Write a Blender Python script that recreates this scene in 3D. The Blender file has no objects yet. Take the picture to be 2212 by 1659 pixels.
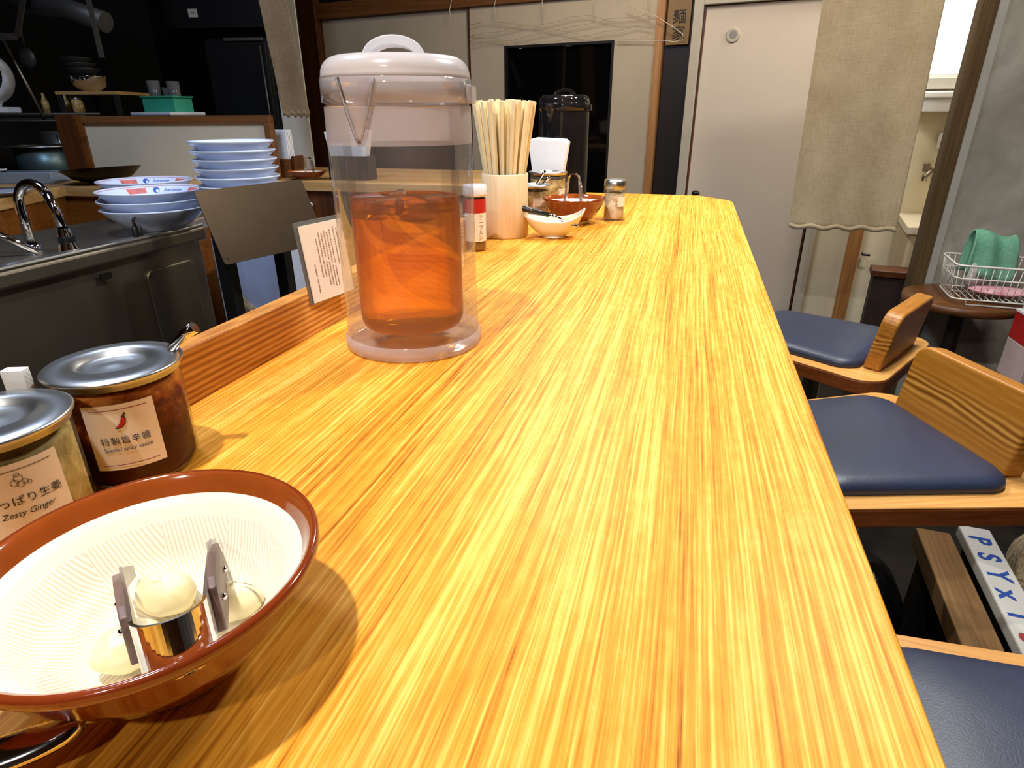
import bpy, bmesh, math, random
from mathutils import Vector, Matrix

random.seed(7)
PI = math.pi
sc = bpy.context.scene
COL = sc.collection
ZC = 1.0                       # height of the counter top above the floor

# ------------------------------------------------------------------ camera
cam_d = bpy.data.cameras.new('camera')
cam_d.sensor_width = 36.0
cam_d.lens = 1324.332 / 2212 * 36.0
cam_d.clip_start = 0.01
cam = bpy.data.objects.new('camera', cam_d)
COL.objects.link(cam)
cam.matrix_world = Matrix(((0.964002, -0.103009, 0.245131, 0.0),
                           (0.265860, 0.388130, -0.882425, 0.0),
                           (-0.004245, 0.915830, 0.401544, ZC + 0.2),
                           (0, 0, 0, 1)))
sc.camera = cam

# ------------------------------------------------------------------ view, world, lights
sc.view_settings.view_transform = 'Standard'
sc.view_settings.look = 'None'
sc.view_settings.exposure = 0.25
sc.view_settings.gamma = 1.0
sc.view_settings.use_curve_mapping = False
w = bpy.data.worlds.new('World'); sc.world = w; w.use_nodes = True
w.node_tree.nodes['Background'].inputs['Color'].default_value = (1.0, 0.93, 0.84, 1)
w.node_tree.nodes['Background'].inputs['Strength'].default_value = 0.02


def light(name, kind, loc, energy, color=(1, .9, .75), size=.05, target=None, cone=None, blend=.5, size_y=None):
    d = bpy.data.lights.new(name, kind); d.energy = energy; d.color = color
    if kind == 'AREA':
        d.size = size
        if size_y: d.shape = 'RECTANGLE'; d.size_y = size_y
    else:
        d.shadow_soft_size = size
    if kind == 'SPOT':
        d.spot_size = math.radians(cone or 80); d.spot_blend = blend
    o = bpy.data.objects.new(name, d); COL.objects.link(o)
    o.location = (loc[0], loc[1], loc[2] + ZC)
    if target:
        v = Vector((target[0], target[1], target[2])) - Vector(loc)
        o.rotation_euler = v.to_track_quat('-Z', 'Y').to_euler()
    return o


WARM = (1.0, .965, .91)
light('counter_spot_near', 'SPOT', (-.31, .03, 1.15), 49, WARM, .022, (-.12, .35, 0), 120, .6)
light('counter_spot_front', 'SPOT', (-.12, -.75, 1.15), 17, WARM, .022, (-.22, .25, 0), 75, .7)
light('counter_spot_far', 'SPOT', (-.33, 1.85, 1.15), 38, WARM, .022, (-.14, 1.45, 0), 92, .6)
light('counter_spot_aisle', 'SPOT', (.30, 1.15, 1.15), 29, WARM, .022, (-.16, 1.2, 0), 95, .6)
light('ceiling_lamp_seats', 'AREA', (.62, 1.55, 1.42), 17, WARM, .2, (.55, 1.3, -.4))
light('ceiling_fill_hall', 'AREA', (-.35, 2.3, 1.42), 12, (1, .90, .74), .4, (-.35, 3.0, 0))  # unseen fill, added to light the doors and curtain evenly
light('ceiling_lamp_kitchen', 'AREA', (-1.05, .75, 1.42), 17, (.58, .72, 1.0), .35, (-1.15, 1.25, 0))
light('washroom_lamp', 'AREA', (1.15, 2.85, 1.25), 15, (1, .95, .82), .3, (1.0, 3.3, 0))

# ------------------------------------------------------------------ materials
def s2l(c):
    return tuple(((x / 255) / 12.92 if x / 255 <= .04045 else ((x / 255 + .055) / 1.055) ** 2.4) for x in c)


class NT:
    def __init__(s, name):
        s.m = bpy.data.materials.new(name); s.m.use_nodes = True
        s.t = s.m.node_tree; s.n = s.t.nodes; s.n.clear()
        s.out = s.n.new('ShaderNodeOutputMaterial')
    def new(s, kind, **kw):
        x = s.n.new('ShaderNode' + kind)
        for k, v in kw.items():
            if k in x.inputs: s.set(x.inputs[k], v)
            else: setattr(x, k, v)
        return x
    def set(s, sock, v):
        if isinstance(v, bpy.types.NodeSocket): s.t.links.new(v, sock)
        else: sock.default_value = v
    def link(s, a, b): s.t.links.new(a, b)
    def math(s, op, a, b=None, c=None):
        x = s.n.new('ShaderNodeMath'); x.operation = op
        s.set(x.inputs[0], a)
        if b is not None: s.set(x.inputs[1], b)
        if c is not None: s.set(x.inputs[2], c)
        return x.outputs[0]
    def mixc(s, f, a, b, blend='MIX'):
        x = s.n.new('ShaderNodeMix'); x.data_type = 'RGBA'; x.blend_type = blend
        s.set(x.inputs[0], f)
        s.set(x.inputs[6], a if isinstance(a, bpy.types.NodeSocket) else (*a, 1))
        s.set(x.inputs[7], b if isinstance(b, bpy.types.NodeSocket) else (*b, 1))
        return x.outputs[2]
    def ramp(s, f, stops):
        x = s.n.new('ShaderNodeValToRGB'); s.link(f, x.inputs[0])
        e = x.color_ramp.elements
        while len(e) < len(stops): e.new(.5)
        for i, (p, c) in enumerate(stops):
            e[i].position = p; e[i].color = (*c, 1) if len(c) == 3 else c
        return x.outputs[0]
    def coord(s, scale=(1, 1, 1), rot=(0, 0, 0), kind='Object'):
        tc = s.n.new('ShaderNodeTexCoord'); mp = s.n.new('ShaderNodeMapping')
        s.link(tc.outputs[kind], mp.inputs[0]); mp.inputs['Scale'].default_value = scale
        mp.inputs['Rotation'].default_value = rot
        return mp.outputs[0]
    def noise(s, vec, scale=5, detail=3, rough=.5, dist=0):
        x = s.n.new('ShaderNodeTexNoise'); s.link(vec, x.inputs['Vector'])
        x.inputs['Scale'].default_value = scale; x.inputs['Detail'].default_value = detail
        x.inputs['Roughness'].default_value = rough; x.inputs['Distortion'].default_value = dist
        return x.outputs['Fac']
    def bump(s, h, strength=.2, dist=.002):
        x = s.n.new('ShaderNodeBump'); s.link(h, x.inputs['Height'])
        x.inputs['Strength'].default_value = strength; x.inputs['Distance'].default_value = dist
        return x.outputs[0]
    def done(s, shader):
        s.link(shader, s.out.inputs['Surface']); return s.m


def mat(name, rgb, rough=.5, metal=0., var=.12, scale=12., bump=0., bscale=80., stretch=(1, 1, 1), coat=0., sheen=0., spec=.5):
    t = NT(name); c = s2l(rgb)
    v = t.coord(stretch)
    n = t.noise(v, scale, 4, .6)
    k = t.ramp(n, [(.3, tuple(x * (1 - var) for x in c)), (.7, tuple(min(1, x * (1 + var)) for x in c))])
    p = t.new('BsdfPrincipled', Metallic=metal, Roughness=rough)
    p.inputs['Specular IOR Level'].default_value = spec
    p.inputs['Coat Weight'].default_value = coat; p.inputs['Coat Roughness'].default_value = .08
    p.inputs['Sheen Weight'].default_value = sheen
    t.link(k, p.inputs['Base Color'])
    if bump:
        t.link(t.bump(t.noise(v, bscale, 3), bump), p.inputs['Normal'])
    return t.done(p.outputs[0])


def wood(name, light_c, mid_c, dark_c, axis='X', fine=160., coarse=14., rough=.42, coat=0., contrast=1.0):
    """long grain running along the given local axis"""
    t = NT(name)
    st = {'X': (.035, 1, 1), 'Y': (1, .035, 1), 'Z': (1, 1, .035)}[axis]
    v = t.coord(st)
    a = t.noise(v, fine, 4, .6); b = t.noise(v, coarse, 3, .55, .6)
    f = t.math('ADD', t.math('MULTIPLY', a, .45), t.math('MULTIPLY', b, .55))
    d = .16 / contrast
    k = t.ramp(f, [(.5 - d, s2l(dark_c)), (.5, s2l(mid_c)), (.5 + d, s2l(light_c))])
    p = t.new('BsdfPrincipled', Roughness=rough)
    p.inputs['Coat Weight'].default_value = coat; p.inputs['Coat Roughness'].default_value = .15
    t.link(k, p.inputs['Base Color'])
    t.link(t.bump(a, .12, .0006), p.inputs['Normal'])
    return t.done(p.outputs[0])


def counter_wood():
    t = NT('oak_counter')
    tc = t.new('TexCoord'); sep = t.new('SeparateXYZ'); t.link(tc.outputs['Object'], sep.inputs[0])
    x, y = sep.outputs[0], sep.outputs[1]
    wob = t.noise(t.coord((2.0, .7, 1)), 1.6, 2)
    xw = t.math('ADD', x, t.math('MULTIPLY', t.math('SUBTRACT', wob, .5), .028))
    board = t.math('FLOOR', t.math('DIVIDE', t.math('ADD', x, .352), .1175))
    off = t.math('MULTIPLY', board, 7.31)
    def grain(sx, sy, sc_, det, ro=.55):
        cb = t.new('CombineXYZ')
        t.link(t.math('MULTIPLY', xw, sx), cb.inputs[0]); t.link(t.math('MULTIPLY', y, sy), cb.inputs[1]); t.link(off, cb.inputs[2])
        return t.noise(cb.outputs[0], sc_, det, ro)
    g1 = grain(800, 16, 1, 3)          # pores and short flecks
    g2 = grain(430, 3.2, 1, 3)        # streaks
    g3 = grain(45, .8, 1, 3)          # slow bands
    g4 = grain(120, 70, 1, 3)          # mottling
    f = t.math('ADD', t.math('MULTIPLY', g2, .5), t.math('ADD', t.math('MULTIPLY', g1, .32), t.math('MULTIPLY', g3, .22)))
    f = t.math('ADD', f, t.math('MULTIPLY', t.math('SUBTRACT', g4, .5), .10))
    bn = t.new('TexWhiteNoise', noise_dimensions='1D'); t.link(board, bn.inputs['W'])
    f = t.math('ADD', f, t.math('MULTIPLY', t.math('SUBTRACT', bn.outputs['Value'], .5), .05))
    col = t.ramp(f, [(.37, s2l((150, 82, 16))), (.455, s2l((206, 132, 34))), (.535, s2l((226, 156, 50))), (.64, s2l((246, 194, 94)))])
    p = t.new('BsdfPrincipled', Roughness=.45)
    p.inputs['Specular IOR Level'].default_value = .18
    t.link(col, p.inputs['Base Color'])
    t.link(t.bump(f, .10, .0008), p.inputs['Normal'])
    return t.done(p.outputs[0])


def ledge_wood():
    """fir board with wavy cathedral grain along y"""
    t = NT('fir_ledge')
    v = t.coord((1, .12, 1))
    n = t.noise(v, 5, 3, .5, .5)
    tc = t.new('TexCoord'); sep = t.new('SeparateXYZ'); t.link(tc.outputs['Object'], sep.inputs[0])
    z = t.math('ADD', sep.outputs[2], t.math('MULTIPLY', n, .05))
    wv = t.math('SINE', t.math('MULTIPLY', z, 1250))
    wv = t.math('ADD', t.math('MULTIPLY', wv, .3), t.noise(v, 220, 2))
    col = t.ramp(wv, [(.2, s2l((168, 100, 34))), (.5, s2l((206, 140, 60))), (.8, s2l((226, 168, 86)))])
    p = t.new('BsdfPrincipled', Roughness=.5); t.link(col, p.inputs['Base Color'])
    return t.done(p.outputs[0])


def back_wood():
    """teak back board with a few wavy dark bands"""
    t = NT('stool_back_wood')
    n = t.noise(t.coord((.25, 1, 1)), 9, 3, .5, .3)
    tc = t.new('TexCoord'); sep = t.new('SeparateXYZ'); t.link(tc.outputs['Object'], sep.inputs[0])
    z = t.math('ADD', sep.outputs[2], t.math('MULTIPLY', n, .07))
    wv = t.math('SINE', t.math('MULTIPLY', z, 560))
    msk = t.math('SUBTRACT', 1, t.math('MULTIPLY', t.math('ABSOLUTE', t.math('SUBTRACT', sep.outputs[2], .065)), 28))
    msk = t.math('MAXIMUM', msk, .08)
    f = t.math('ADD', .5, t.math('MULTIPLY', wv, t.math('MULTIPLY', msk, .42)))
    f = t.math('ADD', f, t.math('MULTIPLY', t.math('SUBTRACT', t.noise(t.coord((.05, 1, 1)), 120, 3), .5), .5))
    col = t.ramp(f, [(.1, s2l((112, 66, 16))), (.5, s2l((168, 108, 32))), (.95, s2l((206, 152, 70)))])
    p = t.new('BsdfPrincipled', Roughness=.4); t.link(col, p.inputs['Base Color'])
    return t.done(p.outputs[0])


def clear(name, tint=(1, 1, 1), gloss=1.0, rough=.02, haze=0., hazec=(.8, .76, .76), ior=1.45):
    """thin clear plastic or glass wall: see-through with a fresnel reflection and optional frosting"""
    t = NT(name)
    tr = t.new('BsdfTransparent'); tr.inputs[0].default_value = (*tint, 1)
    gl = t.new('BsdfGlossy'); gl.inputs['Roughness'].default_value = rough
    fr = t.new('Fresnel'); fr.inputs[0].default_value = ior
    n = t.noise(t.coord(), 30, 2)
    base = tr.outputs[0]
    if haze:
        df = t.new('BsdfDiffuse'); df.inputs[0].default_value = (*hazec, 1)
        tl = t.new('BsdfTranslucent'); tl.inputs[0].default_value = (*hazec, 1)
        m1 = t.new('MixShader'); m1.inputs[0].default_value = .45
        t.link(df.outputs[0], m1.inputs[1]); t.link(tl.outputs[0], m1.inputs[2])
        m2 = t.new('MixShader')
        t.link(t.math('ADD', haze - .05, t.math('MULTIPLY', n, .1)), m2.inputs[0])
        t.link(base, m2.inputs[1]); t.link(m1.outputs[0], m2.inputs[2]); base = m2.outputs[0]
    m = t.new('MixShader')
    t.link(t.math('MULTIPLY', fr.outputs[0], gloss), m.inputs[0])
    t.link(base, m.inputs[1]); t.link(gl.outputs[0], m.inputs[2])
    return t.done(m.outputs[0])


def tea_mat(name, col, body, amount=.3):
    t = NT(name)
    g = t.new('BsdfRefraction'); g.inputs['IOR'].default_value = 1.33; g.inputs['Roughness'].default_value = 0.0
    n = t.noise(t.coord((1, 1, .3)), 45, 3)
    t.link(t.mixc(n, tuple(x * .92 for x in col), tuple(min(1, x * 1.05) for x in col)), g.inputs[0])
    tp = t.new('BsdfTransparent'); tp.inputs[0].default_value = (*col, 1)
    m0 = t.new('MixShader'); m0.inputs[0].default_value = .45
    t.link(g.outputs[0], m0.inputs[1]); t.link(tp.outputs[0], m0.inputs[2])
    tl = t.new('BsdfTranslucent'); tl.inputs[0].default_value = (*body, 1)
    m1 = t.new('MixShader'); m1.inputs[0].default_value = amount
    t.link(m0.outputs[0], m1.inputs[1]); t.link(tl.outputs[0], m1.inputs[2])
    gl = t.new('BsdfGlossy'); gl.inputs['Roughness'].default_value = .02
    fr = t.new('Fresnel'); fr.inputs[0].default_value = 1.33
    m = t.new('MixShader'); t.link(t.math('MULTIPLY', fr.outputs[0], .6), m.inputs[0])
    t.link(m1.outputs[0], m.inputs[1]); t.link(gl.outputs[0], m.inputs[2])
    return t.done(m.outputs[0])


def grooved():
    """unglazed comb-scored inside of a mortar bowl"""
    t = NT('scored_cream_glaze')
    tc = t.new('TexCoord'); sep = t.new('SeparateXYZ'); t.link(tc.outputs['Object'], sep.inputs[0])
    x, y, z = sep.outputs
    n = 10
    ang = t.math('ARCTAN2', y, x)
    sect = t.math('FLOOR', t.math('MULTIPLY', ang, n / (2 * PI)))
    a0 = t.math('MULTIPLY', t.math('ADD', sect, .5), 2 * PI / n)
    a0 = t.math('ADD', a0, .5)
    u = t.math('SUBTRACT', t.math('MULTIPLY', y, t.math('COSINE', a0)), t.math('MULTIPLY', x, t.math('SINE', a0)))
    wv = t.math('SINE', t.math('MULTIPLY', u, 3800))
    r = t.math('SQRT', t.math('ADD', t.math('MULTIPLY', x, x), t.math('MULTIPLY', y, y)))
    inside = t.math('LESS_THAN', r, .0475)
    wv = t.math('MULTIPLY', wv, inside)
    col = t.ramp(t.math('ADD', .5, t.math('MULTIPLY', wv, .5)), [(.0, s2l((222, 208, 180))), (.5, s2l((238, 228, 206))), (1, s2l((244, 236, 218)))])
    p = t.new('BsdfPrincipled', Roughness=.55); t.link(col, p.inputs['Base Color'])
    t.link(t.bump(wv, .22, .0006), p.inputs['Normal'])
    return t.done(p.outputs[0])


def sauce_mat():
    t = NT('spicy_sauce')
    tc = t.new('TexCoord'); sep = t.new('SeparateXYZ'); t.link(tc.outputs['Object'], sep.inputs[0])
    n = t.noise(t.coord(), 95, 5, .65, .4)
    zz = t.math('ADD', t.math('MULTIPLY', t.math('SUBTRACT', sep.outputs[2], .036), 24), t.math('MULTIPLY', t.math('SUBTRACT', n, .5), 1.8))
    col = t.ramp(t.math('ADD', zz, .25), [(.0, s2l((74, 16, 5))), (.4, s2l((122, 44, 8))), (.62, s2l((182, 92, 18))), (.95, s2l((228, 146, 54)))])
    p = t.new('BsdfPrincipled', Roughness=.6); p.inputs['Specular IOR Level'].default_value = .15; t.link(col, p.inputs['Base Color'])
    return t.done(p.outputs[0])


def mottled(name, stops, scale=60, rough=.5, metal=0., dist=.4, bump=0.):
    t = NT(name)
    n = t.noise(t.coord(), scale, 5, .6, dist)
    p = t.new('BsdfPrincipled', Roughness=rough, Metallic=metal)
    t.link(t.ramp(n, [(a, s2l(c)) for a, c in stops]), p.inputs['Base Color'])
    if bump: t.link(t.bump(n, bump, .01), p.inputs['Normal'])
    return t.done(p.outputs[0])


def cloth_mat(name, c1, c2, trans=.25):
    t = NT(name)
    v = t.coord()
    a = t.noise(t.coord((1, 1, .08)), 400, 2); b = t.noise(t.coord((.08, 1, 1)), 400, 2); c = t.noise(v, 9, 4)
    f = t.math('ADD', t.math('MULTIPLY', t.math('ADD', a, b), .3), t.math('MULTIPLY', c, .4))
    col = t.ramp(f, [(.35, s2l(c1)), (.65, s2l(c2))])
    d = t.new('BsdfDiffuse'); tl = t.new('BsdfTranslucent')
    t.link(col, d.inputs[0]); t.link(col, tl.inputs[0])
    m = t.new('MixShader'); m.inputs[0].default_value = trans
    t.link(d.outputs[0], m.inputs[1]); t.link(tl.outputs[0], m.inputs[2])
    bp = t.bump(f, .25, .001); t.link(bp, d.inputs['Normal'])
    return t.done(m.outputs[0])


def emit(name, rgb, strength):
    t = NT(name); e = t.new('Emission'); e.inputs[0].default_value = (*s2l(rgb), 1); e.inputs[1].default_value = strength
    return t.done(e.outputs[0])


M = dict(
    oak=counter_wood(), fir=ledge_wood(), backwood=back_wood(),
    oak_side=wood('oak_front', (196, 140, 66), (168, 110, 44), (130, 80, 28), 'Y'),
    seatwood=wood('stool_seat_wood', (226, 176, 104), (206, 150, 78), (176, 118, 52), 'X', 140, 10),
    shaded_edgewood=wood('stool_edge_wood_shaded', (150, 84, 38), (122, 62, 24), (92, 42, 14), 'X', 140, 10),  # darker red edge band, with the shade on seat sides put into its colour
    darkwood=wood('dark_brown_wood', (104, 58, 22), (84, 42, 14), (60, 28, 8), 'Z', 120, 12),
    framewood=wood('amber_frame_wood', (140, 84, 26), (118, 66, 18), (90, 46, 10), 'X', 120, 12),
    railwood=wood('rail_wood', (142, 92, 48), (120, 74, 36), (94, 54, 24), 'X', 120, 12),
    jambwood=wood('amber_jamb_wood', (190, 138, 84), (166, 114, 64), (134, 86, 44), 'Z', 120, 12),
    kwood=wood('kitchen_counter_wood', (206, 166, 110), (186, 142, 84), (160, 112, 58), 'X', 130, 12),
    tablewood=wood('round_table_wood', (128, 82, 40), (104, 62, 26), (78, 42, 16), 'X', 130, 10),
    cupwood=wood('pale_wood_cup', (238, 216, 180), (230, 202, 160), (212, 178, 132), 'Z', 260, 20, .5, 0, .8),
    stick=wood('chopstick_wood', (250, 238, 206), (242, 226, 184), (220, 194, 144), 'Z', 200, 30, .55),
    tongwood=wood('tong_scale_wood', (142, 118, 106), (112, 88, 78), (78, 56, 48), 'X', 260, 40, .5),
    navy=mat('navy_vinyl', (40, 49, 72), .42, 0, .1, 8, .12, 500, spec=.5),
    steel=mat('brushed_steel', (196, 194, 190), .32, 1, .08, 6),
    dullsteel=mat('dull_stainless', (150, 140, 124), .42, 1, .12, 5, .05, 30),
    plate_steel=mat('steel_dark_reflection', (56, 45, 32), .42, .85, .12, 6, .05, 60),  # plain steel; its dark brown colour carries the reflection of the dark kitchen
    chrome=mat('chrome', (224, 224, 226), .08, 1, .02, 4),
    black=mat('black_plastic', (18, 17, 17), .4, 0, .2),
    blacksteel=mat('black_steel', (16, 15, 15), .45, .3, .2),
    dark=mat('dark_kitchen_surface', (22, 20, 18), .7, 0, .3, 6),
    greysteel=mat('grey_hood_steel', (84, 82, 78), .5, .6, .2, 8),
    brownglaze=mat('brown_glaze', (124, 50, 18), .12, 0, .14, 30, .04, 60, coat=.6),
    brownglaze_in=mat('brown_glaze_rim', (152, 72, 26), .1, 0, .14, 30, coat=.6),
    cream=grooved(),
    creamglaze=mat('cream_foot', (214, 196, 160), .6, 0, .08),
    lid_white=clear('frosted_lid_plastic', (1, 1, 1), .8, .22, .80, (.86, .84, .86)),
    frost=clear('frosted_clear_plastic', (.96, .94, .95), .8, .3, .52, (.80, .75, .76)),
    collar=clear('hazy_collar_plastic', (.95, .93, .94), 1, .06, .42, (.80, .76, .77)),
    plastic=clear('clear_plastic', (.985, .975, .975), .5, .02, .06, (.95, .90, .90)),
    plastic_in=clear('clear_inner_plastic', (.995, .99, .985), .25, .02, 0),
    plastic_base=clear('clear_plastic_base', (.98, .95, .95), .45, .12, .50, (.86, .78, .77)),
    dimplastic=clear('smoky_plastic', (.45, .42, .40), 1, .06, .12, (.12, .11, .11)),
    tea=tea_mat('barley_tea', (1.0, .64, .12), (1.0, .40, .03), .22),
    darktea=tea_mat('dark_tea', (.10, .045, .02), (.05, .02, .01), .25),
    ice=clear('ice', (1, .97, .9), 1, .05, .22, (1, .78, .42), 1.31),
    glass=clear('jar_glass', (.99, .98, .95), .55, .01, 0),
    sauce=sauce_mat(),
    ginger=mottled('grated_ginger', [(.3, (150, 126, 60)), (.5, (196, 174, 104)), (.7, (226, 208, 150))], 90, .6),
    brownspice=mottled('brown_relish', [(.35, (140, 100, 44)), (.5, (214, 172, 96)), (.65, (244, 220, 160))], 70, .5),
    pepper=mottled('ground_spice', [(.35, (206, 182, 142)), (.5, (230, 208, 170)), (.65, (244, 226, 194))], 120, .8),
    label=mat('cream_label_paper', (240, 226, 206), .7, 0, .02),
    redink=mat('dark_red_ink', (150, 54, 54), .7), ink=mat('dark_ink', (40, 34, 30), .7),
    brownink=mat('faded_brown_ink', (150, 116, 84), .7), chili=mat('chili_red', (186, 24, 22), .5),
    olive=mat('olive_ink', (110, 90, 40), .7),
    blueink=mat('cobalt_ink', (34, 74, 160), .5), redpat=mat('brick_red_print', (196, 106, 100), .6, 0, .35, 120),
    porcelain=mat('white_porcelain', (208, 218, 240), .18, 0, .03, 5, coat=.4),
    ivory=mat('ivory_glaze', (240, 230, 208), .15, 0, .04, 20, coat=.4),
    garlic=mottled('peeled_garlic', [(.3, (238, 220, 160)), (.7, (250, 240, 206))], 40, .35),
    paper=mat('white_paper', (244, 243, 240), .8, 0, .02),
    whiteplastic=mat('white_plastic', (226, 226, 228), .4, 0, .03),
    fusuma=mat('beige_sliding_door_paper', (196, 178, 152), .85, 0, .05, 3, .06, 120),
    door=mat('pale_door_panel', (214, 198, 180), .75, 0, .03, 3, .04, 90),
    doorframe=mat('grey_white_door_frame', (190, 178, 160), .6, 0, .05),
    darkglass=mat('dark_glass', (8, 7, 7), .05, 0, .1),
    blackwood=mat('blackish_brown_wood', (26, 14, 10), .5, 0, .25, 20, 0, 80, (1, 1, .1)),
    plaque=mat('gold_plaque', (136, 104, 58), .5, 0, .12, 20),
    wallp=mat('cream_wall_plaster', (206, 192, 164), .9, 0, .06, 4, .1, 60),
    washwall=mat('washroom_wall', (222, 208, 176), .7, 0, .03),
    concrete=mottled('grey_concrete', [(.3, (140, 133, 120)), (.5, (164, 156, 142)), (.7, (188, 180, 166))], 5, .85, 0, .6, .05),
    floor=mottled('dark_floor', [(.35, (14, 11, 9)), (.65, (36, 29, 23))], 8, .55),
    ceil=mat('ceiling_board', (74, 58, 44), .9),
    noren=cloth_mat('linen_cloth', (192, 170, 132), (224, 206, 170)),
    norend=cloth_mat('linen_cloth_narrow', (150, 122, 88), (186, 156, 116)),
    whiteboard=mat('pale_grey_board', (176, 172, 160), .7, 0, .05),
    green=mat('green_plastic', (60, 164, 132), .35, 0, .08),
    greencloth=cloth_mat('green_towel', (96, 160, 128), (150, 206, 176), .1),
    frostglass=clear('cloudy_glass', (.9, .9, .88), 1, .1, .3, (.7, .68, .62)),
    bluebin=mat('pale_blue_bin', (176, 186, 214), .5, 0, .06),
    traygrey=mat('grey_plastic_tray', (136, 144, 152), .45, 0, .08),
    wok=mat('black_iron', (30, 24, 24), .35, .7, .3, 20),
    potgreen=mat('blue_grey_pot', (96, 116, 118), .4, .7, .15),
    whitewire=mat('white_coated_wire', (236, 232, 220), .4),
    pink=mottled('pink_wrapper', [(.35, (214, 130, 150)), (.6, (240, 190, 200))], 40, .3),
    silverbag=mottled('silver_packet', [(.35, (150, 144, 134)), (.6, (210, 204, 196))], 30, .4),
    red=mat('signal_red', (176, 20, 22), .5), grey_sign=mat('grey_pink_box', (186, 164, 160), .6),
    plankwhite=mat('white_painted_plank', (206, 206, 202), .5, 0, .06),
    plankbrown=wood('worn_plank', (158, 124, 82), (132, 98, 60), (98, 68, 38), 'X', 140, 14),
    fleece=mottled('beige_fleece', [(.35, (140, 118, 84)), (.65, (202, 184, 148))], 40, .95, 0, .3, .8),
    blackbag=mottled('black_plastic_bag', [(.3, (8, 8, 9)), (.7, (20, 19, 20))], 25, .2, 0, 1.5, .6),
    darkbrownbox=mat('dark_brown_box', (40, 22, 14), .6, 0, .3),
    cord=mat('pale_cord', (220, 206, 178), .7), faintcord=mat('beige_cord', (176, 154, 124), .8),
    windowlit=emit('lit_window', (255, 250, 232), 3.0),
    led=emit('blue_indicator', (120, 90, 255), 4.0),
)

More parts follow.
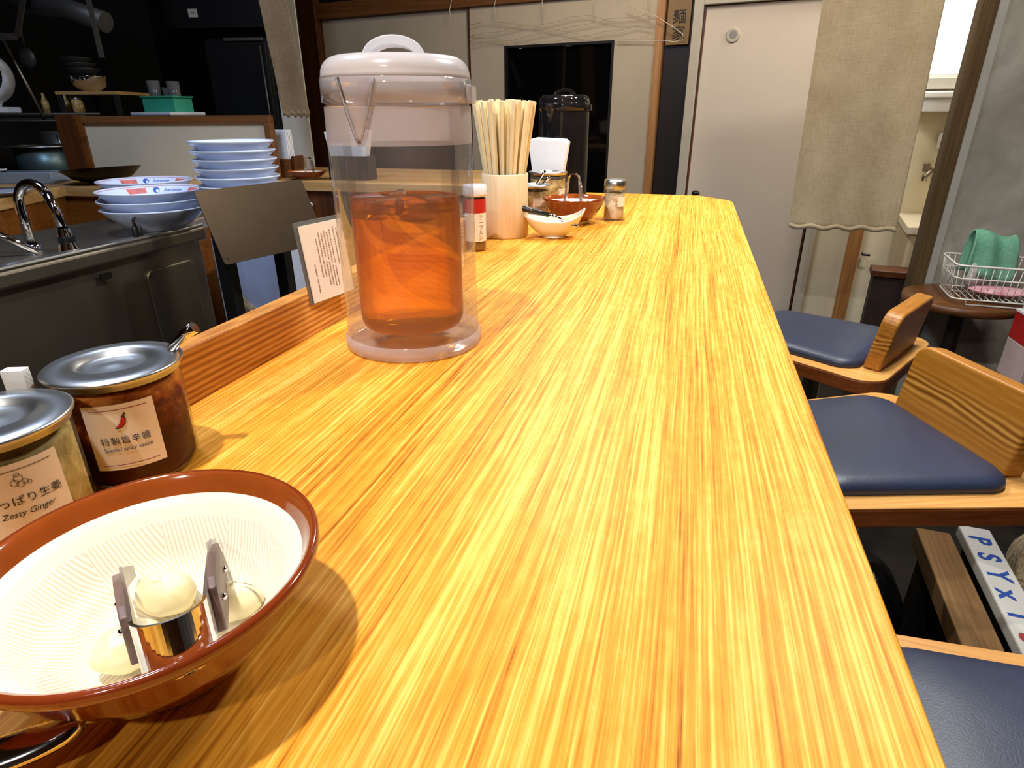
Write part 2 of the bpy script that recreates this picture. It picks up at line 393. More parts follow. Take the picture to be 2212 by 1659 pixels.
# ------------------------------------------------------------------ mesh helpers
class MB:
    def __init__(s): s.v = []; s.f = []; s.sm = []
    def add(s, vs, fs, smooth=False, mtx=None):
        o = len(s.v)
        for p in vs:
            p = Vector(p)
            if mtx is not None: p = mtx @ p
            s.v.append(tuple(p))
        for f in fs: s.f.append([i + o for i in f]); s.sm.append(smooth)
        return s
    def box(s, a, b, mtx=None):
        x0, y0, z0 = a; x1, y1, z1 = b
        vs = [(x0, y0, z0), (x1, y0, z0), (x1, y1, z0), (x0, y1, z0), (x0, y0, z1), (x1, y0, z1), (x1, y1, z1), (x0, y1, z1)]
        return s.add(vs, [(3, 2, 1, 0), (4, 5, 6, 7), (0, 1, 5, 4), (1, 2, 6, 5), (2, 3, 7, 6), (3, 0, 4, 7)], False, mtx)
    def lathe(s, prof, n=48, mtx=None, smooth=True, a0=0, a1=2 * PI):
        full = abs(a1 - a0 - 2 * PI) < 1e-6
        m = n if full else n + 1
        vs = []; fs = []
        for r, z in prof:
            for i in range(m):
                a = a0 + (a1 - a0) * i / n
                vs.append((r * math.cos(a), r * math.sin(a), z))
        for k in range(len(prof) - 1):
            for i in range(n):
                j = (i + 1) % m
                fs.append((k * m + i, k * m + j, (k + 1) * m + j, (k + 1) * m + i))
        return s.add(vs, fs, smooth, mtx)
    def disc(s, r, z, n=48, mtx=None, up=True):
        vs = [(r * math.cos(2 * PI * i / n), r * math.sin(2 * PI * i / n), z) for i in range(n)]
        return s.add(vs, [tuple(range(n)) if up else tuple(reversed(range(n)))], False, mtx)
    def prism(s, pts, z0, z1, mtx=None, smooth_side=False):
        n = len(pts)
        vs = [(x, y, z0) for x, y in pts] + [(x, y, z1) for x, y in pts]
        s.add(vs, [tuple(reversed(range(n))), tuple(range(n, 2 * n))], False, mtx)
        return s.add(vs, [(i, (i + 1) % n, n + (i + 1) % n, n + i) for i in range(n)], smooth_side, mtx)
    def tube(s, pts, r, n=10, mtx=None, cap=True):
        pts = [Vector(p) for p in pts]; m = len(pts)
        rs = r if isinstance(r, (list, tuple)) else [r] * m
        vs = []; fs = []
        up = None
        for i, p in enumerate(pts):
            d = (pts[min(i + 1, m - 1)] - pts[max(i - 1, 0)]).normalized()
            if up is None:
                up = Vector((0, 0, 1)) if abs(d.z) < .9 else Vector((1, 0, 0))
            a = d.cross(up).normalized(); b = a.cross(d).normalized(); up = b
            for k in range(n):
                t = 2 * PI * k / n
                vs.append(p + (a * math.cos(t) + b * math.sin(t)) * rs[i])
        for i in range(m - 1):
            for k in range(n):
                j = (k + 1) % n
                fs.append((i * n + k, i * n + j, (i + 1) * n + j, (i + 1) * n + k))
        s.add(vs, fs, True, mtx)
        if cap:
            o = len(vs)
            s.add(vs[:n], [tuple(range(n))], False, mtx); s.add(vs[-n:], [tuple(reversed(range(n)))], False, mtx)
        return s
    def ribbon(s, pts, wvec, thick, mtx=None, smooth=False):
        """flat strip along pts, width vector wvec (Vector or list), thickness along normal"""
        pts = [Vector(p) for p in pts]; m = len(pts)
        ws = wvec if isinstance(wvec, list) else [Vector(wvec)] * m
        vs = []; fs = []
        for i, p in enumerate(pts):
            d = (pts[min(i + 1, m - 1)] - pts[max(i - 1, 0)]).normalized()
            nn = d.cross(ws[i]).normalized() * thick / 2
            h = ws[i] / 2
            vs += [p - h - nn, p + h - nn, p + h + nn, p - h + nn]
        for i in range(m - 1):
            for k in range(4):
                j = (k + 1) % 4
                fs.append((i * 4 + k, i * 4 + j, i * 4 + 4 + j, i * 4 + 4 + k))
        fs += [(3, 2, 1, 0), (m * 4 - 4, m * 4 - 3, m * 4 - 2, m * 4 - 1)]
        return s.add(vs, fs, smooth, mtx)
    def blob(s, c, r, n=14, mtx=None, squash=(1, 1, 1), wob=.0, seed=0):
        rnd = random.Random(seed); vs = []; fs = []
        ph = [rnd.uniform(0, 6.28) for _ in range(4)]
        for i in range(n + 1):
            t = PI * i / n
            for k in range(2 * n):
                a = PI * k / n
                q = 1 + wob * (math.sin(2 * a + ph[0]) * math.sin(2 * t + ph[1]) + .6 * math.sin(5 * a + ph[2]) * math.sin(3 * t + ph[3]))
                vs.append((c[0] + r * q * squash[0] * math.sin(t) * math.cos(a), c[1] + r * q * squash[1] * math.sin(t) * math.sin(a), c[2] + r * q * squash[2] * math.cos(t)))
        for i in range(n):
            for k in range(2 * n):
                j = (k + 1) % (2 * n)
                fs.append((i * 2 * n + k, (i + 1) * 2 * n + k, (i + 1) * 2 * n + j, i * 2 * n + j))
        return s.add(vs, fs, True, mtx)
    def grid(s, fn, nu, nv, mtx=None, smooth=True):
        vs = [fn(i / nu, j / nv) for j in range(nv + 1) for i in range(nu + 1)]
        fs = [(j * (nu + 1) + i, j * (nu + 1) + i + 1, (j + 1) * (nu + 1) + i + 1, (j + 1) * (nu + 1) + i) for j in range(nv) for i in range(nu)]
        return s.add(vs, fs, smooth, mtx)
    def build(s, name, m, parent=None, bevel=0., seg=2, sub=0, solid=0., weld=True):
        me = bpy.data.meshes.new(name); me.from_pydata(s.v, [], s.f)
        for p, q in zip(me.polygons, s.sm): p.use_smooth = q
        me.materials.append(M[m] if isinstance(m, str) else m)
        o = bpy.data.objects.new(name, me); COL.objects.link(o)
        if weld:
            bm = bmesh.new(); bm.from_mesh(me); bmesh.ops.remove_doubles(bm, verts=bm.verts, dist=1e-6)
            bmesh.ops.recalc_face_normals(bm, faces=bm.faces); bm.to_mesh(me); bm.free()
        if solid:
            md = o.modifiers.new('solid', 'SOLIDIFY'); md.thickness = solid; md.offset = 0
        if bevel:
            md = o.modifiers.new('bevel', 'BEVEL'); md.width = bevel; md.segments = seg; md.limit_method = 'ANGLE'; md.angle_limit = math.radians(40)
        if sub:
            md = o.modifiers.new('sub', 'SUBSURF'); md.levels = sub; md.render_levels = sub
        if parent: o.parent = parent
        return o


def tag(o, label, cat, group=None, kind=None):
    o['label'] = label; o['category'] = cat
    if group: o['group'] = group
    if kind: o['kind'] = kind
    return o


def thing(name, label, cat, loc=(0, 0, 0), rz=0., group=None, rot=None):
    o = bpy.data.objects.new(name, None); COL.objects.link(o)
    o.empty_display_size = .05
    o.location = (loc[0], loc[1], loc[2] + ZC)
    o.rotation_euler = rot if rot else (0, 0, rz)
    return tag(o, label, cat, group)


def struct(o, z=True):
    o['kind'] = 'structure'
    if z: o.location.z += ZC
    return o


def copy_tree(o, parent=None):
    c = o.copy(); COL.objects.link(c)
    if parent: c.parent = parent
    for ch in [x for x in bpy.data.objects if x.parent == o]:
        copy_tree(ch, c)
    return c


def put(o, loc, rz=None, rot=None):
    o.location = (loc[0], loc[1], loc[2] + ZC)
    if rz is not None: o.rotation_euler = (0, 0, rz)
    if rot: o.rotation_euler = rot
    return o


def T(x=0, y=0, z=0): return Matrix.Translation((x, y, z))
def R(a, ax): return Matrix.Rotation(a, 4, ax)


def text_mesh(s, size, m, name='lettering', parent=None, mtx=None, bend=None, align='CENTER', shear=0., spacing=1., fat=0., squash=1.):
    """flat lettering in the xz plane facing -y; bend=(radius, angle) wraps it round a vertical cylinder"""
    cu = bpy.data.curves.new(name, 'FONT'); cu.body = s; cu.size = size; cu.align_x = align; cu.align_y = 'CENTER'
    cu.shear = shear; cu.space_character = spacing; cu.extrude = 0.0; cu.offset = fat
    tmp = bpy.data.objects.new('tmp', cu); COL.objects.link(tmp)
    dg = bpy.context.evaluated_depsgraph_get(); dg.update()
    me = bpy.data.meshes.new_from_object(tmp.evaluated_get(dg))
    bpy.data.objects.remove(tmp); bpy.data.curves.remove(cu)
    for v in me.vertices:
        x, y = v.co.x * squash, v.co.y
        if bend:
            r, a, zc = bend
            t = a + x / r
            v.co = (r * math.cos(t), r * math.sin(t), zc + y)
        else:
            v.co = (x, 0, y)
    if mtx is not None: me.transform(mtx)
    me.materials.clear(); me.materials.append(M[m])
    o = bpy.data.objects.new(name, me); COL.objects.link(o)
    if parent: o.parent = parent
    return o


def arc(c, r, a0, a1, n, plane='xz'):
    out = []
    for i in range(n + 1):
        a = a0 + (a1 - a0) * i / n
        u, v = c[0] + r * math.cos(a), c[1] + r * math.sin(a)
        out.append((u, v))
    return out


def rrect(x0, y0, x1, y1, r, n=6):
    p = []
    for cx, cy, a in ((x1 - r, y1 - r, 0), (x0 + r, y1 - r, PI / 2), (x0 + r, y0 + r, PI), (x1 - r, y0 + r, 1.5 * PI)):
        p += [(cx + r * math.cos(a + PI / 2 * i / n), cy + r * math.sin(a + PI / 2 * i / n)) for i in range(n + 1)]
    return p

# ------------------------------------------------------------------ the back wall's own frame
WTH = math.atan2(-.172, .985)
WP = Vector((0, 3.3, 0)); WU = Vector((math.cos(WTH), math.sin(WTH), 0)); WN = Vector((math.sin(WTH), -math.cos(WTH), 0))
def wpos(s, z, off=0.): p = WP + WU * s + WN * off; return (p.x, p.y, z)
WM = Matrix.Translation(WP) @ Matrix.Rotation(WTH, 4, 'Z')     # local x along the wall, -y towards the room


def wbox(name, s0, s1, z0, z1, o0, o1, m, parent=None, bevel=0.):
    """box on the back wall; o = distance out from the wall"""
    o = MB().box((s0, -o1, z0), (s1, -o0, z1)).build(name, m, parent, bevel)
    if parent is None: o.matrix_world = Matrix.Translation((0, 0, ZC)) @ WM
    return o


def wthing(name, label, cat, s, z, off=0., group=None):
    p = wpos(s, z, off)
    return thing(name, label, cat, p, WTH, group)

# ================================================================== SETTING
FL = -ZC
struct(MB().box((-3.6, -1.2, FL - .1), (2.9, 4.4, FL)).build('floor', 'floor'))
struct(MB().box((-3.6, -1.2, 1.5), (2.9, 4.4, 1.6)).build('ceiling', 'ceil'))
struct(MB().box((-3.7, -1.2, FL), (-3.6, 4.4, 1.5)).build('wall_left', 'dark'))
struct(MB().box((2.9, -1.2, FL), (3.0, 4.4, 1.5)).build('wall_right', 'concrete'))
struct(MB().box((-3.6, -1.3, FL), (2.9, -1.2, 1.5)).build('wall_front', 'darkwood'))
o = wbox('wall_back', -2.2, 3.0, FL, 1.5, -.25, -.12, 'dark'); o['kind'] = 'structure'
o = wbox('wall_kitchen', -3.9, -2.36, FL, 1.5, -.12, 0, 'dark'); o['kind'] = 'structure'
o = wbox('wall_upper', -2.2, -.2, .78, 1.5, -.06, 0, 'blackwood'); o['kind'] = 'structure'
o = wbox('wall_washroom', .600, 2.6, FL, 1.5, -.1, 0, 'washwall'); o['kind'] = 'structure'
o = wbox('trim_1', -2.2, -.2, .712, .79, -.02, .03, 'railwood', None, .002); o['kind'] = 'structure'
o = wbox('trim_2', -2.36, -2.2, FL, 1.5, -.06, .05, 'darkwood', None, .002); o['kind'] = 'structure'
o = wbox('trim_3', -.222, -.186, FL, 1.5, -.02, .03, 'jambwood', None, .002); o['kind'] = 'structure'
o = wbox('trim_4', -.19, -.05, FL, 1.5, -.11, -.07, 'blackwood'); o['kind'] = 'structure'

def fusuma(name, s0, s1, g0, g1, gz0, gz1, off):
    z0, z1 = FL, .715
    o = MB()
    o.box((s0, -off, z0), (g0, -off + .025, z1)); o.box((g1, -off, z0), (s1, -off + .025, z1))
    o.box((g0, -off, z0), (g1, -off + .025, gz0)); o.box((g0, -off, gz1), (g1, -off + .025, z1))
    d = o.build(name, 'fusuma'); d.matrix_world = Matrix.Translation((0, 0, ZC)) @ WM; d['kind'] = 'structure'
    MB().box((g0, -off + .014, gz0), (g1, -off + .018, gz1)).build('dark_glass_pane', 'darkglass', d)
    f = MB(); t = .012
    f.box((g0, -off - .004, gz0), (g0 + t, -off + .02, gz1)); f.box((g1 - t, -off - .004, gz0), (g1, -off + .02, gz1))
    f.box((g0 + t, -off - .004, gz0), (g1 - t, -off + .02, gz0 + t)); f.box((g0 + t, -off - .004, gz1 - t), (g1 - t, -off + .02, gz1))
    f.build('pane_frame', 'blackwood', d)
    e = MB(); e.box((s0 - .006, -off - .002, z0), (s0 + .006, -off + .027, z1)); e.build('door_edge', 'darkwood', d)
    return d
fusuma('door_1', -2.2, -1.225, -1.93, -1.335, -.62, .485, 0)
fusuma('door_2', -1.213, -.222, -1.006, -.42, -.62, .527, .012)

# pale hinged door with a round eye hole, its frame
d = wbox('door_3', -.012, .556, FL, .64, -.03, .005, 'door'); d['kind'] = 'structure'
MB().lathe([(.016, .004), (.024, .006), (.030, .004), (.030, 0)], 32, T(.122, -.005, .522) @ R(PI / 2, 'X')).build('eye_ring', 'doorframe', d)
MB().disc(.016, .0045, 32, T(.122, -.005, .522) @ R(PI / 2, 'X')).build('eye_hole', 'dullsteel', d)
MB().blob((0, 0, 0), .02, 10, T(.04, -.03, -.155), (1, 1, .7)).build('door_knob', 'black', d)
MB().box((.549, -.012, FL), (.558, -.001, .64)).build('door_seal', 'darkwood', d)
MB().box((-.012, -.012, FL), (-.004, -.001, .64)).build('door_seal', 'darkwood', d)
f = MB(); f.box((-.056, -.03, FL), (-.014, .04, .70)); f.box((.562, -.03, FL), (.604, .04, .70)); f.box((-.014, -.03, .645), (.562, .04, .70))
f = f.build('trim_5', 'doorframe', None, .002); f.matrix_world = Matrix.Translation((0, 0, ZC)) @ WM; f['kind'] = 'structure'
o = wbox('trim_6', .745, .80, FL, 1.5, .0, .03, 'jambwood'); o['kind'] = 'structure'

# concrete partition with a brown timber jamb
struct(MB().box((.850, 2.48, FL), (2.9, 2.60, 1.5)).build('wall_partition', 'concrete'))
struct(MB().box((.797, 2.46, FL), (.845, 2.51, 1.5)).build('trim_7', wood('olive_jamb_wood', (112, 92, 62), (92, 72, 44), (70, 52, 28), 'Z'), None, .003))
struct(MB().box((.845, 2.465, FL), (.872, 2.51, 1.5)).build('trim_8', 'whiteboard', None, .002))
# washroom window
wd = wbox('window_1', .80, 1.30, .345, .98, 0, .012, 'windowlit'); wd['kind'] = 'structure'
f = MB(); f.box((.78, -.03, .33), (1.32, 0, .345)); f.box((1.30, -.03, .345), (1.32, 0, 1.0)); f.box((.78, -.03, .345), (.80, 0, 1.0))
f.build('window_frame', 'whiteplastic', wd)

# ================================================================== COUNTER
t = thing('bar_counter', 'long yellow oak bar counter running away from the camera', 'counter', (0, 0, 0))
top = [(-.347, -.75), (.100, -.75), (.1095, 1.62)] + [(.1095 - .02 + .02 * math.cos(a), 1.66 + .05 * math.sin(a)) for a in (.2, .6, 1.0, 1.3)] + [(.03, 1.785), (-.1, 1.79), (-.387, 1.79), (-.387, 1.427), (-.347, 1.427)]
MB().prism(top, -.042, 0).build('countertop', 'oak', t, .0025, 3)
MB().box((-.345, -.75, FL), (-.06, 1.74, -.042)).build('counter_base', 'blackwood', t)

lg = struct(MB().box((-.366, -.75, -.05), (-.3475, 1.425, .0415)).build('counter_ledge', 'fir', None, .0015, 2))
del lg['kind']
tag(lg, 'low fir board ledge along the kitchen side of the bar counter', 'ledge')

# the far counter across the end of the kitchen
t = thing('far_counter', 'far wooden counter beyond the kitchen with brown cabinet front', 'counter', (0, 0, 0))
MB().box((-1.345, 1.885, -.03), (-.62, 2.45, 0)).build('countertop', 'kwood', t, .002)
MB().box((-1.335, 1.90, -.135), (-.64, 2.43, -.03)).build('cabinet_front', 'darkwood', t)
MB().box((-1.325, 1.96, FL), (-.66, 2.42, -.135)).build('cabinet_base', 'dark', t)
MB().blob((-1.232, 1.888, -.075), .0095, 10).build('knob', 'whiteplastic', t)

# ================================================================== STOOLS
def make_stool():
    t = thing('bar_stool', 'x', 'stool')
    out = []
    # seat outline: front (+x) rounded, back (-x) straight and wider
    for a0, a1, c, r in ((-PI / 2, 0, (.14, -.115), .06), (0, PI / 2, (.14, .115), .06), (PI / 2, PI, (-.150, .150), .055), (PI, 1.5 * PI, (-.150, -.150), .055)):
        out += [(c[0] + r * math.cos(a0 + (a1 - a0) * i / 8), c[1] + r * math.sin(a0 + (a1 - a0) * i / 8)) for i in range(9)]
    MB().prism(out, -.034, -.0035).build('seat_frame', 'shaded_edgewood', t, .002, 2)
    MB().prism([(x * .995, y * .995) for x, y in out], -.0035, 0).build('seat_top', 'seatwood', t, .0015, 2)
    # cushion: inset outline, domed
    ins = []
    for a0, a1, c, r in ((-PI / 2, 0, (.128, -.098), .045), (0, PI / 2, (.128, .098), .045), (PI / 2, PI, (-.090, .116), .048), (PI, 1.5 * PI, (-.090, -.116), .048)):
        ins += [(c[0] + r * math.cos(a0 + (a1 - a0) * i / 8), c[1] + r * math.sin(a0 + (a1 - a0) * i / 8)) for i in range(9)]
    vs = []; fs = []; n = len(ins)
    lev = [(1.0, 0.0), (1.012, .006), (1.0, .013), (.96, .019), (.85, .024), (.6, .027), (.3, .028)]
    for k, z in lev: vs += [(x * k, y * k, z) for x, y in ins]
    for l in range(len(lev) - 1):
        for i in range(n):
            j = (i + 1) % n; fs.append((l * n + i, l * n + j, (l + 1) * n + j, (l + 1) * n + i))
    fs.append(tuple((len(lev) - 1) * n + i for i in range(n)))
    MB().add(vs, fs, True).build('cushion', 'navy', t)
    # backrest board: rounded top corners, leaning back a little; local frame x across, z up
    hw = .128; hh = .135
    pts = [(-hw, 0), (hw, 0)] + [(hw - .03 + .03 * math.cos(a), hh - .03 + .03 * math.sin(a)) for a in [PI / 2 * i / 6 for i in range(7)]] + \
          [(-hw + .03 + .03 * math.cos(a), hh - .03 + .03 * math.sin(a)) for a in [PI / 2 + PI / 2 * i / 6 for i in range(7)]]
    b = MB().prism(pts, -.018, .018, R(PI / 2, 'X')).build('backrest', 'backwood', t, .005, 3)
    b.matrix_local = T(-.160, 0, .001) @ R(math.radians(-8), 'Y') @ R(PI / 2, 'Z')
    MB().lathe([(.0, -.034), (.055, -.034), (.05, -.05), (.022, -.06), (.022, -.40), (.026, -.41), (.026, -.62)], 24).build('pole', 'dullsteel', t)
    MB().lathe([(.026, -.60), (.06, -.625), (.16, -.650), (.165, -.669), (0, -.669)], 32).build('base_plate', 'dullsteel', t)
    MB().tube([(-.155, -.05, -.03), (-.178, -.055, -.03), (-.185, -.055, -.02)], .005, 8).build('bolt', 'chrome', t)
    return t

SG = 'stools along the counter'
st = make_stool()
a1 = math.atan2(.51, -.86)
put(st, (.502 + .160 * math.cos(a1), 1.557 + .160 * math.sin(a1), -.33), a1)
st['label'] = 'farthest stool, near the round table, backrest turned edge-on'; st['group'] = SG
s2 = copy_tree(st); a2 = math.atan2(-.097, -.24) 
put(s2, (.493 + .160 * math.cos(a2), 1.128 + .160 * math.sin(a2), -.33), a2)
s2['label'] = 'middle stool, its wavy-grained wooden backrest facing the camera'; s2['group'] = SG
s3 = copy_tree(st); a3 = PI + math.radians(-4)
put(s3, (.40, .424, -.33), a3)
s3['label'] = 'nearest stool, only its navy seat and pale rim in view'; s3['group'] = SG

# ================================================================== TEA PITCHERS
def make_pitcher(full, label, dark=False):
    t = thing('tea_pitcher', label, 'pitcher', (0, 0, 0), 0, 'clear plastic tea pitchers')
    P = (lambda k: 'dimplastic') if dark else (lambda k: k)
    MB().lathe([(.0, .004), (.058, .004), (.0625, .0005), (.0645, .002), (.0645, .010), (.0625, .013)], 72).build('foot', P('plastic_base'), t)
    MB().lathe([(.0625, .013), (.0615, .030), (.0610, .178)], 72).build('outer_wall', P('plastic'), t)
    MB().lathe([(.0610, .178), (.0605, .2065)], 72).build('frosted_band', P('frost'), t)
    MB().lathe([(.0605, .2065), (.0590, .2075), (.0590, .2090), (.0618, .2095), (.0618, .2265), (.060, .2275)], 72).build('collar', P('collar'), t)
    MB().lathe([(.0, .0165), (.040, .0165), (.0465, .019), (.0485, .026), (.0487, .185)], 64).build('inner_wall', 'dimplastic' if dark else 'plastic_in', t)
    # tea with rounded bottom
    zt = .134 if not full else .178
    MB().lathe([(0, .0172), (.039, .0172), (.0455, .0197), (.0478, .0265), (.0480, zt - .0015), (.0472, zt), (0, zt)], 64).build('tea', 'darktea' if dark else 'tea', t)
    if not dark:
        rnd = random.Random(3)
        for i in range(6):
            a = i * 2 * PI / 6 + .3; r = .026
            m = T(r * math.cos(a), r * math.sin(a), zt - .006 - .004 * (i % 2)) @ R(rnd.uniform(0, 3), 'Z') @ R(rnd.uniform(-.4, .4), 'X')
            MB().box((-.013, -.012, -.008), (.013, .012, .007), m).build('ice_cube', 'ice', t, .005, 3)
    # lid, domed shoulder with a curved strap grip
    lp = [(.0, .2445), (.030, .2445), (.046, .2435)] + [(.046 + .0145 * math.sin(a), .2295 + .014 * math.cos(a)) for a in [PI / 2 * i / 8 for i in range(1, 9)]] + [(.0612, .2275), (.0600, .2268)]
    MB().lathe(lp, 72).build('lid', P('lid_white'), t)
    g = []
    for i in range(17):
        a = PI * i / 16
        g.append(((.0215) * math.cos(a), 0, .2425 + .0125 * math.sin(a)))
    MB().ribbon(g, (0, .024, 0), .0072, R(math.radians(20), 'Z')).build('lid_grip', P('lid_white'), t, .0012, 2)
    # pouring spout: a V-shaped lip, open at the top
    a = math.radians(-95) if not dark else math.radians(-112)
    vs = []; fs = []; n = 12
    for k in range(n + 1):
        q = k / n; z = .2255 - .045 * q
        half = math.radians(14.5) * (1 - q) ** .8 + .004
        dep = .019 * (1 - q) ** .9
        rr = .0622
        for s_ in (-1, -.5, 0, .5, 1):
            an = a + half * s_
            r2 = rr + dep * (1 - abs(s_)) 
            vs.append((r2 * math.cos(an), r2 * math.sin(an), z))
    for k in range(n):
        for j in range(4): fs.append((k * 5 + j, k * 5 + j + 1, (k + 1) * 5 + j + 1, (k + 1) * 5 + j))
    MB().add(vs, fs, False).build('spout', P('collar'), t)
    for s_ in (1, -1):
        e = [Vector(vs[k * 5 + 2 + 2 * s_]) * 1.0 for k in range(n + 1)]
        MB().tube([(p.x * 1.012, p.y * 1.012, p.z) for p in e], .0011, 6).build('spout_edge', P('collar'), t)
    # strap-side lug of the handle
    MB().box((.058, -.010, .2085), (.0655, .010, .2225), R(math.radians(5), 'Z')).build('lug', P('collar'), t, .002)
    return t

p1 = make_pitcher(False, 'near clear pitcher of amber iced tea with a frosted lid'); put(p1, (-.242, .519, .0003))
p2 = make_pitcher(True, 'far dark tea pitcher in front of the black glass panel', True); put(p2, (-.312, 1.61, .0003))

# ================================================================== MORTAR BOWLS
def make_mortar():
    t = thing('mortar_bowl', 'x', 'bowl', (0, 0, 0), 0, 'brown mortar bowls')
    MB().lathe([(.030, .007), (.040, .014), (.052, .030), (.0585, .042), (.0605, .0445), (.0622, .047), (.0622, .0492), (.0612, .0505), (.0598, .0503)], 96).build('glazed_outside', 'brownglaze', t)
    MB().lathe([(.0598, .0503), (.0585, .0495), (.0568, .0455), (.0548, .0420)], 96).build('glazed_rim', 'brownglaze_in', t)
    MB().lathe([(.0548, .0420), (.0535, .0412), (.0500, .0390), (.042, .024), (.032, .0135), (.018, .0095), (0, .0085)], 96).build('scored_inside', 'cream', t)
    MB().lathe([(0, .003), (.0245, .003), (.0245, 0), (.0268, 0), (.0275, .003), (.030, .007)], 64).build('foot_ring', 'creamglaze', t)
    return t
mb = make_mortar(); put(mb, (-.181, .140, 0), .4); mb['label'] = 'near brown glazed mortar bowl holding garlic cloves, white inside'
mb2 = copy_tree(mb); put(mb2, (-.217, 1.25, 0)); mb2['label'] = 'far brown mortar bowl behind the white spoon rest'

def make_tongs(label, span, L):
    """small steel tongs: sprung U band, two wooden scales with rivets, clawed tips; local x points from the spring to the tips, y across"""
    t = thing('garlic_tongs', label, 'tongs', (0, 0, 0), 0, 'small serving tongs')
    wv = Vector((0, 0, .0185))
    pts = []
    for i in range(33):
        a = PI / 2 + PI * i / 32
        pts.append((.0035 + .0105 * math.cos(a), .0105 * math.sin(a), 0))
    MB().ribbon(pts, wv, .0012).build('spring_band', 'chrome', t)
    for s_ in (1, -1):
        y0, y1 = .0105 * s_, span * s_
        def at(q, dz=0): return Vector((.0035 + L * q, y0 + (y1 - y0) * (q ** 1.1), dz))
        a = MB()
        a.ribbon([at(q) for q in (0, .2, .4, .6, .75)], wv, .0012)
        a.ribbon([at(.75), at(.85), at(.93), at(.97) + Vector((0, -.002 * s_, 0)), at(1.0) + Vector((0, -.004 * s_, 0))],
                 [Vector((0, 0, .0165)), Vector((0, 0, .013)), Vector((0, 0, .009)), Vector((0, 0, .007)), Vector((0, 0, .005))], .0012)
        for k in range(4):
            p = at(.80 + .05 * k, -.006 + .0006 * k)
            a.add([p + Vector((-.001, 0, 0)), p + Vector((.001, 0, 0)), p + Vector((0, 0, -.0025)), p + Vector((0, .0008 * s_, 0))], [(0, 1, 2), (1, 3, 2), (3, 0, 2), (0, 3, 1)])
        arm = a.build('arm', 'steel', t)
        off = Vector((0, .0018 * s_, 0))
        MB().ribbon([at(q) + off for q in (.10, .16, .45, .66, .70)], [Vector((0, 0, k)) for k in (.016, .0205, .0225, .018, .011)], .0028).build('wooden_scale', 'tongwood', arm, .0006)
        for q in (.22, .56):
            MB().blob(at(q) + off * 2.0, .0014, 8).build('rivet', 'chrome', arm)
    return t
tg = make_tongs('steel tongs with dark wood scales lying in the near mortar bowl', .0185, .084)
tg.matrix_world = Matrix.Translation((-.1405, .1105, .0500 + ZC)) @ R(math.atan2(.056, -.060), 'Z') @ R(math.radians(18), 'Y')
tg2 = make_tongs('small tongs standing up in the far mortar bowl', .0165, .062)
tg2.matrix_world = Matrix.Translation((-.219, 1.25, .094 + ZC)) @ R(math.radians(-14), 'Z') @ R(PI / 2, 'Z') @ R(PI / 2, 'Y') @ R(0, 'X')
tg2.matrix_world = Matrix.Translation((-.219, 1.25, .088 + ZC)) @ Matrix(((0, 1, 0, 0), (0, 0, -1, 0), (-1, 0, 0, 0), (0, 0, 0, 1)))

for i, (x, y, z, r, sq, lab) in enumerate((
        (-.1935, .1540, .0175, .0112, (1.15, .85, .75), 'peeled garlic clove left of the dark wooden tong arm'),
        (-.1840, .1255, .0195, .0108, (1.1, .9, .8), 'peeled garlic clove nearest the front rim of the mortar bowl'),
        (-.1600, .1540, .0210, .0098, (.8, 1.2, .8), 'peeled garlic clove right of the tongs, under the bowl rim'))):
    o = MB().blob((0, 0, 0), r, 14, None, sq, .05, i).build('garlic_clove', 'garlic')
    o.location = (x, y, z + ZC); o.rotation_euler = (.2, .1, i * 1.1)
    tag(o, lab, 'garlic', 'garlic cloves in the near mortar bowl')

# ================================================================== JARS
def make_jar(r, hgt, content, label, cat, fill, lid_dome=True, notch=True):
    t = thing('condiment_jar', label, cat)
    MB().lathe([(0, .0012), (r - .004, .0012), (r - .0008, .004), (r, .008), (r, hgt - .007), (r - .0015, hgt - .004)], 64).build('glass_body', 'glass', t)
    MB().lathe([(0, .002), (r - .005, .002), (r - .0022, .005), (r - .0016, .009), (r - .0016, hgt * fill), (r - .004, hgt * fill + .001), (0, hgt * fill - .003)], 64).build('contents', content, t)
    z = hgt - .004
    MB().lathe([(r - .001, z - .004), (r + .0005, z - .004), (r + .0008, z - .001), (r + .0026, z), (r + .003, z + .0012), (r + .0018, z + .0022), (r * .62, z + .0030), (r * .58, z + .0005), (r * .40, z - .0005), (r * .15, z + .0010), (0, z + .0016)], 64).build('lid', 'steel', t)
    return t


def jar_label(t, r, ang, w_, z0, z1, lines, icon, border='redink'):
    """paper label wrapped round the jar with its printing"""
    a = w_ / r / 2
    g = MB().grid(lambda u, v: (r * math.cos(ang - a + 2 * a * u), r * math.sin(ang - a + 2 * a * u), z0 + (z1 - z0) * v), 16, 1).build('paper_label', 'label', t)
    if border:
        for zz in (z0 + (z1 - z0) * .075, z1 - (z1 - z0) * .075):
            MB().grid(lambda u, v: ((r + .0002) * math.cos(ang - a * .8 + 1.6 * a * u), (r + .0002) * math.sin(ang - a * .8 + 1.6 * a * u), zz - .00018 + .00036 * v), 16, 1).build('border_line', border, g)
    for s, size, zc, kw in lines:
        text_mesh(s, size, 'ink', 'lettering', g, None, (r + .0003, ang, zc), **kw)
    if icon: icon(g, r + .0003, ang)
    return g


def cyl_poly(pts, r, ang, zc, m, name, parent):
    vs = [(r * math.cos(ang + x / r), r * math.sin(ang + x / r), zc + z) for x, z in pts]
    return MB().add(vs, [tuple(range(len(vs)))]).build(name, m, parent, weld=False)


